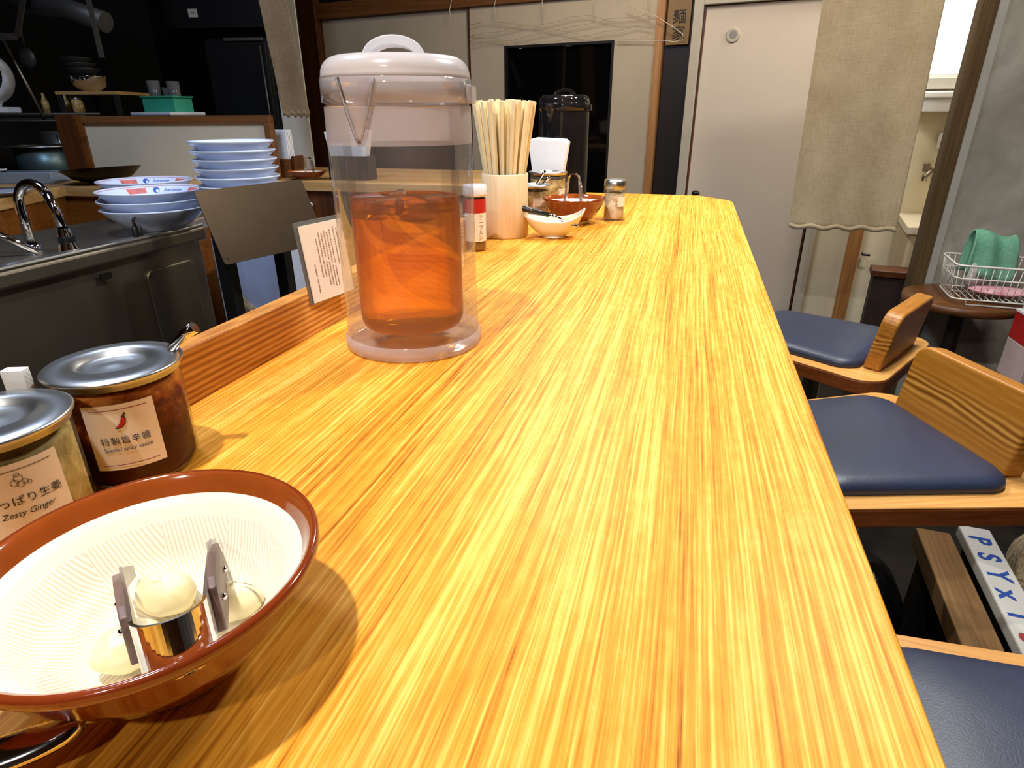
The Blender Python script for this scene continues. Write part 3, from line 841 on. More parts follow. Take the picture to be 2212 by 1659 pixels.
def chili_icon(g, r, ang):
    k = .0050
    out = [(-1.0, -1.0), (-.4, -1.05), (.2, -.8), (.62, -.3), (.75, .3), (.62, .72), (.25, .75), (.1, .3), (-.1, -.15), (-.45, -.55)]
    cyl_poly([(x * k * .72, z * k * .85) for x, z in out], r, ang, .0455, 'ink', 'icon_outline', g)
    cyl_poly([((x * .8 + .02) * k * .72, (z * .82 - .02) * k * .85) for x, z in out], r + .0001, ang, .0455, 'chili', 'icon_fill', g)
    cyl_poly([(.3 * k, .6 * k), (.55 * k, .62 * k), (.62 * k, .95 * k), (.5 * k, 1.0 * k)], r + .0001, ang, .0455, 'ink', 'icon_stem', g)


def ginger_icon(g, r, ang):
    for x, z, q in ((0, .0012, .0019), (-.0018, -.0006, .0017), (.0004, -.0018, .0016), (.0022, -.0012, .0014), (.0037, -.0020, .0011), (-.0002, .0031, .0011)):
        c = [(x + q * math.cos(2 * PI * i / 20), z + q * math.sin(2 * PI * i / 20)) for i in range(20)]
        c2 = [(x + (q - .0003) * math.cos(2 * PI * i / 20), z + (q - .0003) * math.sin(2 * PI * i / 20)) for i in range(20)]
        vs = [((r) * math.cos(ang + a / r), r * math.sin(ang + a / r), .0465 + b) for a, b in c + c2]
        MB().add(vs, [(i, (i + 1) % 20, 20 + (i + 1) % 20, 20 + i) for i in range(20)]).build('icon_outline', 'olive', g, weld=False)


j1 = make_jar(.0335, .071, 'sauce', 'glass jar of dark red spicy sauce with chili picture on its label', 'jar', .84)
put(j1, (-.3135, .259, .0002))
A1 = math.radians(-47)
jar_label(j1, .0339, A1, .036, .0155, .0555,
          [('特製旨辛醬', .0049, .0335, dict(spacing=1.10)), ('Special spicy sauce', .0033, .0283, dict(shear=.25, spacing=1.0))], chili_icon)
j2 = make_jar(.0325, .070, 'ginger', 'glass jar of grated ginger with ginger picture on its label', 'jar', .80)
put(j2, (-.3135, .1860, .0002))
A2 = math.radians(-26)
jar_label(j2, .0329, A2, .037, .011, .0555,
          [('さっぱり生姜', .0052, .0365, dict(spacing=1.06)), ('Zesty Ginger', .0041, .0300, dict(shear=.25, spacing=1.0))], ginger_icon, 'olive')


def make_spoon(pts, label, bowl=True, r=.0026):
    t = thing('condiment_spoon', label, 'spoon', (0, 0, 0), 0, 'small steel condiment spoons')
    n = len(pts); wv = []
    MB().tube(pts, [r * (.75 + .5 * i / (n - 1)) for i in range(n)], 10).build('handle', 'chrome', t)
    if bowl:
        p = Vector(pts[0])
        MB().blob((p.x, p.y, p.z), .008, 10, None, (1, .75, .35)).build('spoon_bowl', 'chrome', t)
    return t
sp = make_spoon([(-.030, .012, -.045), (-.012, .006, -.018), (0, 0, 0), (.009, .003, .0085), (.015, .005, .0125)], 'small steel spoon standing in the spicy sauce jar', True, .0030)
put(sp, (-.2930, .2830, .0715))
# white folded napkins behind the ginger jar
NAP = (-.3405, .2230, .0)
t = thing('napkin_stack', 'white paper napkins behind the ginger jar', 'napkins', (0, 0, 0), 0, 'stacks of white paper napkins')
nb = MB()
for k in range(6): nb.box((-.020, -.003 + k * .0012, .0), (.020, -.0022 + k * .0012, .115))
nb.build('folded_sheets', 'paper', t, .0004)
put(t, NAP, math.radians(20)); t.scale = (.28, .9, .66)

# ================================================================== STEEL SPOON HANDLE AT THE FRONT LEFT
t = thing('steel_ladle', 'steel ladle at the bottom left, only its rounded handle end in view', 'ladle')
pts = [(-.02 + .0, 0, 0)]
g = MB()
def prof(u, v):
    L = .11; x = -L * (1 - u)
    wd = .0066 * (1 if u < .82 else math.sqrt(max(0, 1 - ((u - .82) / .18) ** 2)))
    a = PI * v
    return (x, wd * math.cos(a), .0034 * math.sin(a))
g.grid(prof, 40, 14); g.grid(lambda u, v: (prof(u, 0)[0], prof(u, 0)[1] * (1 - 2 * v), -.0004), 40, 4)
g.build('handle', 'chrome', t)
MB().blob((-.135, 0, -.002), .03, 12, None, (1, .9, .35)).build('ladle_bowl', 'chrome', t)
t.location = (-.1745, .0985, .0150 + ZC); t.rotation_euler = (math.radians(8), math.radians(-2), math.radians(41))

# ================================================================== MENU CARD ON THE LEDGE
t = thing('menu_card', 'printed cream card in clear holder clipped over the ledge behind the near pitcher', 'card')
MB().box((0, -.0006, 0), (.060, .0006, .074)).build('card_paper', 'label', t)
MB().box((-.0045, .0008, -.001), (.0645, .0022, .078)).build('clear_holder', 'frostglass', t, .0006)
for k, (x, cols) in enumerate(((.050, [(.066, .026)]), (.0455, [(.068, .030)]), (.0395, [(.066, .034), (.030, .010)]), (.0355, [(.064, .034), (.031, .010)]), (.0315, [(.066, .038), (.035, .012)]), (.0275, [(.064, .042), (.036, .014)]), (.0235, [(.065, .040), (.038, .022)]), (.019, [(.060, .022)]), (.0105, [(.036, .026), (.022, .008)]))):
    s = MB(); rnd = random.Random(k)
    for z1, z0 in cols:
        z = z1
        while z > z0:
            for q in range(3):
                s.box((x - .0008 + rnd.uniform(-.0002, .0006), -.0009, z - .0006 * q - .0003), (x + rnd.uniform(.0002, .0010), -.0007, z - .0006 * q))
            z -= .0024
    s.build('printed_column', 'brownink', t, weld=False)
t.matrix_world = Matrix.Translation((-.3445, .5135, .0305 + ZC)) @ R(math.radians(80), 'Z') @ R(math.radians(-6), 'X')
t['kind'] = 'thing'

# ================================================================== SEASONING STATION DOWN THE COUNTER
t = thing('pepper_bottle', 'slim seasoning bottle with white cap and red top label behind pitcher', 'bottle', (-.3215, .945, .0003))
MB().lathe([(0, .0008), (.0150, .0008), (.0162, .003), (.0165, .010), (.0165, .082), (.0158, .088)], 40).build('glass_body', 'glass', t)
MB().lathe([(0, .002), (.0140, .002), (.0152, .005), (.0152, .060), (0, .060)], 32).build('seasoning', mottled('seasoning_powder', [(.3, (130, 96, 52)), (.7, (190, 150, 90))], 120, .8), t)
g = MB().lathe([(.0167, .016), (.0167, .080)], 40).build('paper_label', 'label', t)
MB().lathe([(.0169, .060), (.0169, .081)], 40).build('red_band', 'chili', g)
text_mesh('テーブル', .0062, 'brownink', 'lettering', g, R(0, 'X'), None)
bpy.data.objects.remove([c for c in g.children if c.name.startswith('lettering')][0])
for k, ch in enumerate('テーブルコショー'[:4] + 'ン'):
    text_mesh(ch, .0085, 'brownink', 'lettering', g, None, (.0169, math.radians(-40), .053 - .0078 * k))
cyl_poly([(-.004, .0), (.004, 0), (.003, .009), (-.003, .009)], .0169, math.radians(-40), .0165, mat('yellow_print', (226, 190, 110), .7), 'print_patch', g)
MB().lathe([(.0165, .084), (.0185, .085), (.0188, .088), (.0185, .100), (.017, .1015), (0, .1015)], 40).build('cap', 'whiteplastic', t)

t = thing('chopstick_cup', 'round pale wooden cup holding chopsticks', 'cup', (-.313, 1.085, .0003))
MB().lathe([(0, .0), (.0400, 0), (.0412, .0015), (.0412, .1055), (.0402, .107), (.0372, .107), (.0368, .105), (.0368, .006), (0, .006)], 64).build('cup_body', 'cupwood', t)
rnd = random.Random(11)
proto = None
spots = []
for ring, n in ((.007, 5), (.0165, 11), (.026, 17), (.0322, 23)):
    for i in range(n):
        spots.append((ring, 2 * PI * i / n + rnd.uniform(-.1, .1)))
for k, (rr, a) in enumerate(spots):
    if proto is None:
        vs = []
        for z, h in ((0, .0018), (.205, .0033), (.215, .0032)):
            vs += [(-h, -h * .8, z), (h, -h * .8, z), (h, h * .8, z), (-h, h * .8, z)]
        fs = [(3, 2, 1, 0), (8, 9, 10, 11)] + [(l * 4 + i, l * 4 + (i + 1) % 4, l * 4 + 4 + (i + 1) % 4, l * 4 + 4 + i) for l in range(2) for i in range(4)]
        c = MB().add(vs, fs).build('chopstick', 'stick'); proto = c
    else:
        c = proto.copy(); COL.objects.link(c)
    lean = .052 * rr / .0322 * 1.0
    bx, by = -.313 + rr * .62 * math.cos(a), 1.085 + rr * .62 * math.sin(a)
    tx, ty = -.313 + lean * .98 * math.cos(a), 1.085 + lean * .8 * math.sin(a)
    dv = Vector((tx - bx, ty - by, .213))
    c.matrix_world = Matrix.Translation((bx, by, .0068 + ZC + rnd.uniform(0, .003))) @ dv.to_track_quat('Z', 'Y').to_matrix().to_4x4() @ R(rnd.uniform(0, 3), 'Z')
    tag(c, 'pale disposable chopstick standing in the round wooden cup', 'chopstick', 'chopsticks in the wooden cup')

# boat-shaped spoon rest with a black-handled spoon on it
t = thing('spoon_rest', 'white boat-shaped ceramic spoon rest in front of the far mortar bowl', 'dish', (-.224, 1.090, .0))
def boat(u, v, k=0.):
    a = 2 * PI * u
    q = [0, .35, .62, .82, .95, 1.0][int(round(v * 5))]
    ex, ey = .046 * q, .030 * q
    zz = [.0025, .0035, .0095, .0205, .0310, .0355][int(round(v * 5))]
    x, y = ex * math.cos(a), ey * math.sin(a)
    zz += .016 * max(0, math.cos(a)) ** 3 * q ** 3 + .006 * max(0, -math.cos(a)) ** 2 * q ** 2 - .004 * q * abs(math.sin(a))
    return (x, y, zz)
MB().grid(boat, 48, 5).build('dish_body', 'ivory', t, 0, 2, 1, .0022)
MB().lathe([(0, .0), (.016, 0), (.018, .0015), (.017, .0045), (0, .0045)], 32).build('foot_ring', 'ivory', t)
t.rotation_euler = (0, 0, math.radians(14)); t.scale = (1.18, 1.18, 1)
t = thing('serving_spoon', 'black handled steel spoon lying across the white spoon rest', 'spoon')
MB().tube([(-.058, 0, .004), (-.050, 0, .0045), (-.02, 0, .0042), (.006, 0, .003)], [.0036, .0052, .0050, .0040], 12).build('handle', 'black', t)
MB().tube([(.006, 0, .003), (.022, 0, .002), (.034, 0, -.003)], [.0036, .0028, .003], 10).build('neck', 'chrome', t)
MB().blob((.046, 0, -.005), .015, 12, None, (1.1, .8, .28)).build('spoon_bowl', 'chrome', t)
MB().blob((-.054, 0, .004), .0042, 8).build('end_cap', 'chrome', t)
MB().blob((-.026, -.0035, .0060), .0022, 8).build('rivet', 'chrome', t)
t.matrix_world = Matrix.Translation((-.238, 1.076, .0385 + ZC)) @ R(math.radians(8), 'Z') @ R(math.radians(11), 'Y')

j3 = make_jar(.0315, .071, 'brownspice', 'brown relish jar with cream label between the chopstick cup and far mortar bowl', 'jar', .8)
put(j3, (-.308, 1.287, .0002))
jar_label(j3, .0319, math.radians(-52), .032, .008, .045, [('特製旨辛', .0060, .026, {}), ('Special', .004, .019, {})], None)
sp2 = make_spoon([(-.012, .004, -.045), (-.004, 0, -.012), (0, 0, 0), (.012, -.002, .019), (.018, -.003, .027)], 'thin steel spoon standing in the relish jar by the chopstick cup', True, .0022)
put(sp2, (-.300, 1.276, .0705))
sp3 = make_spoon([(-.004, .0, -.04), (.004, 0, -.012), (.009, 0, .0), (.016, .002, .010), (.020, .003, .014)], 'short steel spoon at the right side of the relish jar', True, .003)
put(sp3, (-.297, 1.290, .0705))
j4 = make_jar(.040, .088, 'brownspice', 'larger relish jar below the white napkins, behind the labelled jar', 'jar', .8)
put(j4, (-.303, 1.395, .0002))
jar_label(j4, .0404, math.radians(-18), .030, .012, .052, [('さっぱり', .006, .032, {})], None)
t = thing('napkin_stack', 'white paper napkins standing behind the larger relish jar', 'napkins', (0, 0, 0), 0, 'stacks of white paper napkins')
nb = MB()
for k in range(9):
    zt = .150 - .0006 * k
    nb.prism([(-.037, .078), (.037, .078), (.0475, zt - .006), (.040, zt), (-.030, zt + .003), (-.047, zt - .001)], -.010 + k * .0022, -.0085 + k * .0022, R(PI / 2, 'X'))
nb.build('folded_sheets', 'paper', t, .0004)
MB().box((-.042, -.016, 0), (.042, .016, .078)).box((-.036, -.0162, .010), (.036, -.016, .070)).build('holder', 'blackwood', t, .001)
put(t, (-.3190, 1.475, .0), math.radians(-6))
t = thing('spice_shaker', 'small clear shaker of pale spice at the right of the far bowl', 'shaker', (-.145, 1.315, .0002))
MB().lathe([(0, .0008), (.0235, .0008), (.0242, .003), (.0215, .007), (.0210, .050), (.0225, .056), (.0225, .078), (.0215, .0795)], 40).build('glass_body', 'glass', t)
MB().lathe([(0, .003), (.0190, .003), (.0195, .008), (.0195, .050), (.012, .055), (0, .054)], 32).build('spice', 'pepper', t)
MB().lathe([(0, .0800), (.017, .0800), (.0205, .0775), (.0205, .062), (.019, .060)], 40).build('cap', 'steel', t)
MB().grid(lambda u, v: (.0218 * math.cos(-1.15 + 1.0 * u), .0218 * math.sin(-1.15 + 1.0 * u), .028 + .020 * v), 10, 1).build('paper_label', 'label', t)

# ================================================================== KITCHEN SIDE
# stainless sink unit
t = thing('sink_unit', 'stainless steel sink unit facing the counter, left of the steel shield', 'sink')
b = MB(); b.box((-1.47, .10, FL + .08), (-1.145, 1.262, -.075)); b.build('cabinet', 'dullsteel', t, .003)
b = MB(); b.prism([(-1.47, .10), (-1.124, .10), (-1.124, 1.268), (-1.24, 1.268), (-1.24, 1.46), (-1.47, 1.46)], -.075, -.044)
b.build('worktop', 'dullsteel', t, .006, 3)
b = MB(); b.box((-1.150, .10, -.046), (-1.126, 1.266, -.036)); b.build('front_rim', 'steel', t, .004, 3)
b = MB(); b.prism(rrect(1.08, -.60, 1.225, -.115, .018), 0, .006, Matrix(((0, 0, 1, -1.146), (1, 0, 0, 0), (0, 1, 0, 0), (0, 0, 0, 1)))); b.build('access_door', 'dullsteel', t, .003, 3)
b = MB(); b.box((-1.135, .96, -.105), (-1.130, .985, -.092)); b.build('handle_slot', 'black', t)
for y in (.15, 1.2):
    MB().lathe([(.02, FL), (.02, FL + .08)], 16, T(-1.2, y, 0)).build('leg', 'dullsteel', t)

t = thing('gooseneck_faucet', 'tall chrome gooseneck faucet with flared spray head at the sink', 'faucet')
pts = [(-1.238, .922, -.044), (-1.238, .922, .03)]
p0 = Vector((-1.238, .922, 0)); p1_ = Vector((-1.163, .930, 0)); dv = p1_ - p0
arcp = []
for i in range(13):
    a = PI - (PI * .80) * i / 12
    arcp.append(p0 + dv * (.5 + .5 * math.cos(a)) * 1.0 + Vector((0, 0, .040 + .046 * math.sin(a))))
MB().tube(pts + arcp, .0085, 12).build('spout', 'chrome', t)
MB().lathe([(.015, -.044), (.015, -.030), (.010, -.028)], 24, T(-1.238, .922, 0)).build('base_flange', 'chrome', t)
e = arcp[-1]
MB().tube([e, (-1.1625, .931, .035), (-1.158, .932, -.002)], [.0085, .008, .0085], 12).build('hose', 'chrome', t)
MB().lathe([(.010, .004), (.011, -.002), (.0135, -.010), (.0135, -.022), (.019, -.038), (.019, -.0415), (0, -.0415)], 28, T(-1.158, .932, 0)).build('spray_head', 'chrome', t)
MB().lathe([(.0142, -.011), (.0148, -.013), (.0148, -.021), (.0142, -.023)], 28, T(-1.158, .932, 0)).build('rubber_band', 'black', t)
t = thing('faucet_lever', 'slanted chrome lever bar at the left end of the sink', 'lever')
MB().tube([(-1.205, .905, -.040), (-1.232, .880, -.012), (-1.275, .845, .018)], [.006, .007, .009], 10).build('bar', 'chrome', t)
t = thing('water_tap', 'small chrome tap with black levers in front of the bowl stack', 'faucet')
b = MB().tube([(-1.136, 1.075, -.034), (-1.136, 1.075, -.008)] + [(-1.136 + .0 * i, 1.075 + .013 * (1 - math.cos(PI * i / 8)), -.006 + .012 * math.sin(PI * i / 8)) for i in range(7)] + [(-1.133, 1.108, -.012)], .0036, 10)
b.build('spout', 'chrome', t)
for y in (1.069, 1.082): MB().lathe([(.0045, -.038), (.0045, -.016), (.003, -.014)], 12, T(-1.133, y, 0)).build('lever', 'black', t)

# ramen bowls
def make_ramen(label, group):
    t = thing('ramen_bowl', label, 'bowl', (0, 0, 0), 0, group)
    MB().lathe([(0, .003), (.040, .003), (.040, 0), (.044, 0), (.046, .004), (.066, .014), (.090, .034), (.1105, .0535), (.112, .056), (.1105, .057), (.1080, .0555), (.088, .0365), (.062, .017), (.03, .010), (0, .009)], 72).build('bowl_body', 'porcelain', t)
    return t
def bowl_prints(t, a):
    """printed trim inside the rim: a red line, meander patches, a blue roundel and a brush-script name"""
    rr = lambda z: .088 + (z - .0365) / (.0555 - .0365) * (.1080 - .088) - .0004
    MB().grid(lambda u, v: (rr(.0535 + .0008 * v) * math.cos(2 * PI * u), rr(.0535 + .0008 * v) * math.sin(2 * PI * u), .0535 + .0008 * v), 72, 1).build('rim_line', 'redpat', t, weld=False)
    for u0, u1 in ((-.66, -.24), (.78, 1.12)):
        MB().grid(lambda u, v: (rr(.040 + .011 * v) * math.cos(a - u0 - (u1 - u0) * u), rr(.040 + .011 * v) * math.sin(a - u0 - (u1 - u0) * u), .040 + .011 * v), 12, 2).build('meander_print', 'redpat', t, weld=False)
    def cp(x, z, e=0): return (rr(z) - e) * math.cos(a - x), (rr(z) - e) * math.sin(a - x), z
    MB().add([cp(-.02 + .075 * math.cos(2 * PI * i / 24), .0458 + .0058 * math.sin(2 * PI * i / 24), .0003) for i in range(24)], [tuple(range(24))]).build('blue_roundel', 'blueink', t, weld=False)
    MB().add([cp(.005 + .034 * math.cos(2 * PI * i / 16), .0440 + .0030 * math.sin(2 * PI * i / 16), .0006) for i in range(16)], [tuple(range(16))]).build('roundel_spot', 'porcelain', t, weld=False)
    o = text_mesh('Sueremine', .011, 'blueink', 'script_name', t, None, None, shear=.4)
    for v in o.data.vertices:
        z = .0458 + v.co.z * .8; v.co = cp(.36 + v.co.x / .085 * .8, z, .0004)

AB = math.atan2(1.0, -.75)   # prints on the far inner wall, facing the camera
RG = 'stacked white ramen bowls by the sink'
rb = make_ramen('lowest white ramen bowl of the stack by the sink', RG); put(rb, (-1.172, 1.178, -.044))
rb2 = copy_tree(rb); put(rb2, (-1.176, 1.179, -.026)); rb2['label'] = 'middle white ramen bowl of the stack by the sink'
rb3 = copy_tree(rb); put(rb3, (-1.177, 1.181, -.007)); rb3['label'] = 'top ramen bowl by the sink, red print and blue roundel inside'
bowl_prints(rb3, AB)
RH = 'ramen bowls behind the sink stack'
rb6 = make_ramen('lowest ramen bowl of the pile hidden behind the sink stack', RH); put(rb6, (-1.352, 1.345, -.0438))
rb5 = copy_tree(rb6); put(rb5, (-1.353, 1.346, -.0245)); rb5['label'] = 'middle ramen bowl of the pile behind the sink stack, its white rim just showing'
rb4 = copy_tree(rb6); put(rb4, (-1.354, 1.347, -.0050)); rb4['label'] = 'top ramen bowl of the pile behind the sink stack, blue roundel inside'
bowl_prints(rb4, AB + .1)
t = thing('wok', 'black iron wok leaning behind the ramen bowls', 'wok', (-1.850, 1.675, .0475))
MB().lathe([(0, -.045), (.04, -.043), (.085, -.028), (.115, -.002), (.1165, .0), (.112, .0), (.083, -.024), (.04, -.038), (0, -.040)], 48).build('pan', 'wok', t)
t.rotation_euler = (math.radians(-2), math.radians(-5), 0)

# stacked shallow bowls on a steel stand with a hanging shield
t = thing('steel_stand', 'steel stand on black legs with a hanging shield plate, dark reflection in its colour', 'stand')
fr = Matrix(((math.cos(1.268), math.sin(1.268), 0, -.934), (math.sin(1.268), -math.cos(1.268), 0, 1.045), (0, 0, 1, 0), (0, 0, 0, 1)))
b = MB(); L = .262
# shield: slightly tilted plate, local x along, y outwards
pl = MB().prism(rrect(0, -.14, L, 0, .006, 3), 0, .002)
ex = Vector((-.856 + .934, 1.288 - 1.039, .002)).normalized()
ez = Vector((-.934 + .890, 1.039 - .987, .141)).normalized()
ez = (ez - ex * ez.dot(ex)).normalized(); en = ex.cross(ez)
mx = Matrix(((ex.x, ez.x, en.x, -.934), (ex.y, ez.y, en.y, 1.039), (ex.z, ez.z, en.z, .066), (0, 0, 0, 1)))
pl = MB().prism(rrect(0, -.150, L, 0, .006, 3), -.001, .001, mx).build('shield_plate', 'plate_steel', t)
MB().blob((0, 0, 0), .0022, 6, mx @ T(.012, -.138, .001)).build('rivet', 'black', t)
MB().prism([(-.950, 1.070), (-.880, 1.290), (-1.015, 1.425), (-1.065, 1.225)], .026, .034).build('shelf', 'dullsteel', t, .002)
for x, y in ((-.945, 1.105), (-.900, 1.240), (-1.035, 1.210), (-1.000, 1.378)):
    MB().box((x - .014, y - .014, FL), (x + .014, y + .014, .026)).build('leg', 'blacksteel', t)

PG = 'stacked shallow bowls on the steel stand'
names = ['lowest', 'second lowest', 'third lowest', 'third from top', 'second from top', 'topmost']
pp = None
for k in range(6):
    if pp is None:
        pp = thing('shallow_bowl', 'x', 'bowl', (0, 0, 0), 0, PG)
        MB().lathe([(0, .003), (.042, .003), (.042, 0), (.045, 0), (.047, .003), (.070, .008), (.0865, .0225), (.0888, .0262), (.0876, .0270), (.0845, .0245), (.068, .0115), (.042, .0075), (0, .007)], 72).build('bowl_body', 'porcelain', pp)
        q = pp
    else: q = copy_tree(pp)
    put(q, (-.974 - .001 * k, 1.230, .0342 + .0182 * k), k)
    q['label'] = f'{names[k]} pale shallow bowl of the six stacked on the steel stand'

t = thing('storage_bin', 'pale blue white plastic bin under the steel stand', 'bin', (0, 0, 0))
b = MB(); b.prism([(-1.245, 1.41), (-1.03, 1.45), (-1.07, 1.79), (-1.30, 1.74)], FL, -.105); b.build('bin_body', 'bluebin', t, .004)
put(t, (0, 0, 0))
t = thing('tan_crescent', 'tan curved sheet at the foot of the pale blue bin', 'cloth')  # curved tan sheet against the bin, standing in for an unidentified shape
MB().grid(lambda u, v: (-1.20 + .165 * u, 1.402 + .031 * u + .004 * math.sin(5 * u) - .004 * v, -.300 + .10 * (2 * u - 1) ** 2 * (1 - .6 * u) - .28 * v), 16, 6).build('cloth', 'fleece', t, 0, 2, 0, .004)

# kitchen counter of wood behind the sink, the framed partition on it
t = thing('kitchen_counter', 'wooden kitchen counter with amber front behind the sink', 'counter')
MB().prism([(-1.60, .45), (-1.777, 1.277), (-1.90, 1.57), (-1.48, 1.60), (-1.35, 1.83), (-1.35, 2.45), (-1.64, 2.45), (-1.66, 1.93), (-2.06, 1.86), (-2.62, 1.68), (-2.62, .45)], -.03, 0).build('countertop', 'kwood', t, .003)
MB().prism([(-1.605, .45), (-1.785, 1.275), (-1.91, 1.58), (-1.485, 1.61), (-1.355, 1.84), (-1.355, 2.44), (-1.63, 2.44), (-1.67, 1.92), (-2.06, 1.84), (-2.60, 1.66), (-2.60, .45)], FL, -.03).build('counter_front', 'framewood', t)
t = thing('framed_partition', 'low partition panel, cream with a dark wood frame, behind the bowls', 'partition')
u = Vector((-1.369 + 2.029, 1.924 - 1.775, 0)); L = u.length; th = math.atan2(u.y, u.x)
t.location = (-2.029, 1.775, .0005 + ZC); t.rotation_euler = (0, 0, th)
H = .203
MB().box((.03, .012, 0), (L - .02, .024, H - .02)).build('panel', 'wallp', t)
MB().box((-.060, 0, 0), (.008, .045, H + .004)).build('stile', 'darkwood', t, .002)
MB().box((.008, .004, 0), (.030, .035, H)).build('stile', 'framewood', t, .002)
MB().box((.030, 0, H - .022), (L, .040, H)).build('top_rail', 'railwood', t, .002)
MB().box((L - .022, 0, 0), (L, .040, H - .022)).build('stile', 'railwood', t, .002)

# stove bench at the back with pot, trays
t = thing('stove_bench', 'dark stove bench at the far left of the kitchen', 'bench')
MB().box((-3.55, 1.70, FL), (-2.64, 2.7, -.02)).build('bench_body', 'dark', t)
MB().box((-2.64, 1.95, FL), (-1.95, 2.58, -.02)).build('bench_side', 'dark', t)
t = thing('stock_pot', 'blue-grey metal pot with a bright rim on the stove bench', 'pot', (-2.46, 1.99, -.0195))
MB().lathe([(0, 0), (.085, 0), (.092, .006), (.095, .115), (.092, .115), (.088, .008), (0, .008)], 40).build('pot_body', 'potgreen', t)
MB().lathe([(.095, .112), (.118, .114), (.120, .118), (.095, .120)], 40).build('bright_rim', 'steel', t)
MB().tube([(.10, 0, .112), (.16, .01, .118), (.17, .01, .122)], .006, 8).build('handle', 'steel', t)
MB().tube([(.075, .02, .12), (.055, .03, .155)], .004, 8).build('ladle_stem', 'steel', t)
t = thing('steel_can', 'dull open can standing behind the blue-grey pot', 'can', (-2.57, 2.16, -.0195))
MB().lathe([(0, 0), (.055, 0), (.058, .17), (.054, .17), (.050, .006), (0, .006)], 32).build('can_body', 'greysteel', t)
t = thing('plastic_tray', 'grey plastic tray on the wooden kitchen counter, far left', 'tray', (-2.17, 1.62, .0003))
def traymb(x0, x1, y0, y1, h):
    b = MB(); w_ = .006
    b.box((x0, y0, 0), (x1, y1, w_)); b.box((x0, y0, w_), (x1, y0 + w_, h)); b.box((x0, y1 - w_, w_), (x1, y1, h))
    b.box((x0, y0 + w_, w_), (x0 + w_, y1 - w_, h)); b.box((x1 - w_, y0 + w_, w_), (x1, y1 - w_, h)); return b
traymb(-.28, .16, -.035, .045, .036).build('tray_body', 'traygrey', t, .003)
traymb(-.26, -.04, -.030, .040, .006).build('tray_lid', 'whiteplastic', t, .002)
t.children[1].location.z = .0365
t.rotation_euler = (0, 0, math.radians(14))
t = thing('white_plate', 'white plate at the left edge on the wooden kitchen counter', 'plate', (-1.86, 1.33, .0003))
MB().lathe([(0, 0), (.05, 0), (.055, .004), (.085, .012), (.087, .014), (.054, .008), (0, .006)], 40).build('plate_body', 'porcelain', t)

# wire shelf with fan, bottles, steel bowls, basket
t = thing('steel_shelf', 'steel shelf rack at the back of the kitchen with a wire deck', 'shelf')
ang = math.radians(16)
SM = T(-2.35, 2.33, 0) @ R(ang, 'Z')
t.matrix_world = T(0, 0, ZC) @ SM
b = MB(); b.box((-1.10, -.16, .190), (-.02, .20, .200)); b.tube([(-1.1, -.165, .212), (-.02, -.165, .212)], .005, 8); b.tube([(-1.1, -.165, .186), (-.02, -.165, .186)], .004, 8)
b.build('deck', 'greysteel', t)
MB().box((-.02, -.15, .195), (.36, .12, .205)).build('deck', 'dark', t)
for x, y in ((-1.06, -.02), (-.03, -.13), (-.03, .17), (-1.06, .17), (.33, .0)): MB().lathe([(.011, -.0195), (.011, .190)], 10, T(x, y, 0)).build('upright', 'greysteel', t)
MB().tube([(-.33, -.16, .50), (-.245, -.17, .20)], .006, 8).build('slanted_rod', 'dullsteel', t)
MB().box((-.22, -.10, .285), (.03, .16, .297)).build('upper_board', 'kwood', t)
for x, y in ((-.21, -.09), (.02, -.09), (.02, .15), (-.21, .15)): MB().box((x - .008, y - .008, .200), (x + .008, y + .008, .285)).build('board_post', 'dark', t)
def sp_(x, y, z): p = SM @ Vector((x, y, z)); return (p.x, p.y, p.z)

t = thing('desk_fan', 'white circulator fan at the left edge on the steel shelf', 'fan', sp_(-.50, -.06, .2175))
h = MB(); h.lathe([(.088, -.045), (.098, -.04), (.100, -.02), (.098, .03), (.080, .055), (.03, .065), (0, .067)], 48)
h = h.build('housing', 'whiteplastic', t); 
HM = T(0, -.02, .135) @ R(math.radians(28), 'Z') @ R(PI / 2 - .15, 'X') 
h.matrix_local = HM @ R(PI, 'X')
g = MB()
for i in range(34):
    a = 2 * PI * i / 34
    g.tube([(.016 * math.cos(a), .016 * math.sin(a), .046), (.05 * math.cos(a + .25), .05 * math.sin(a + .25), .050), (.088 * math.cos(a + .55), .088 * math.sin(a + .55), .043)], .0014, 5)
g = g.build('grille', 'greysteel', t); g.matrix_local = HM
bl = MB()
for i in range(3):
    a = 2 * PI * i / 3
    bl.add([(.012 * math.cos(a), .012 * math.sin(a), .0), (.08 * math.cos(a - .35), .08 * math.sin(a - .35), -.012), (.085 * math.cos(a + .25), .085 * math.sin(a + .25), .0), (.075 * math.cos(a + .6), .075 * math.sin(a + .6), .014), (.014 * math.cos(a + 1), .014 * math.sin(a + 1), .010)], [(0, 1, 2), (0, 2, 3), (0, 3, 4)])
bl = bl.build('blade_wheel', 'black', t, 0, 2, 0, .002); bl.matrix_local = HM @ T(0, 0, .022)
MB().disc(.097, .0, 40, HM @ T(0, 0, .004)).build('back_plate', 'black', t)
MB().tube([(.02, -.01, .015), (.03, 0, .055)], .008, 8).build('stem', 'whiteplastic', t)
MB().prism(rrect(-.075, -.06, .075, .05, .02), 0, .022).build('base', 'whiteplastic', t, .004)
MB().box((-.030, -.0635, .006), (-.006, -.0605, .011)).build('indicator_light', 'led', t)

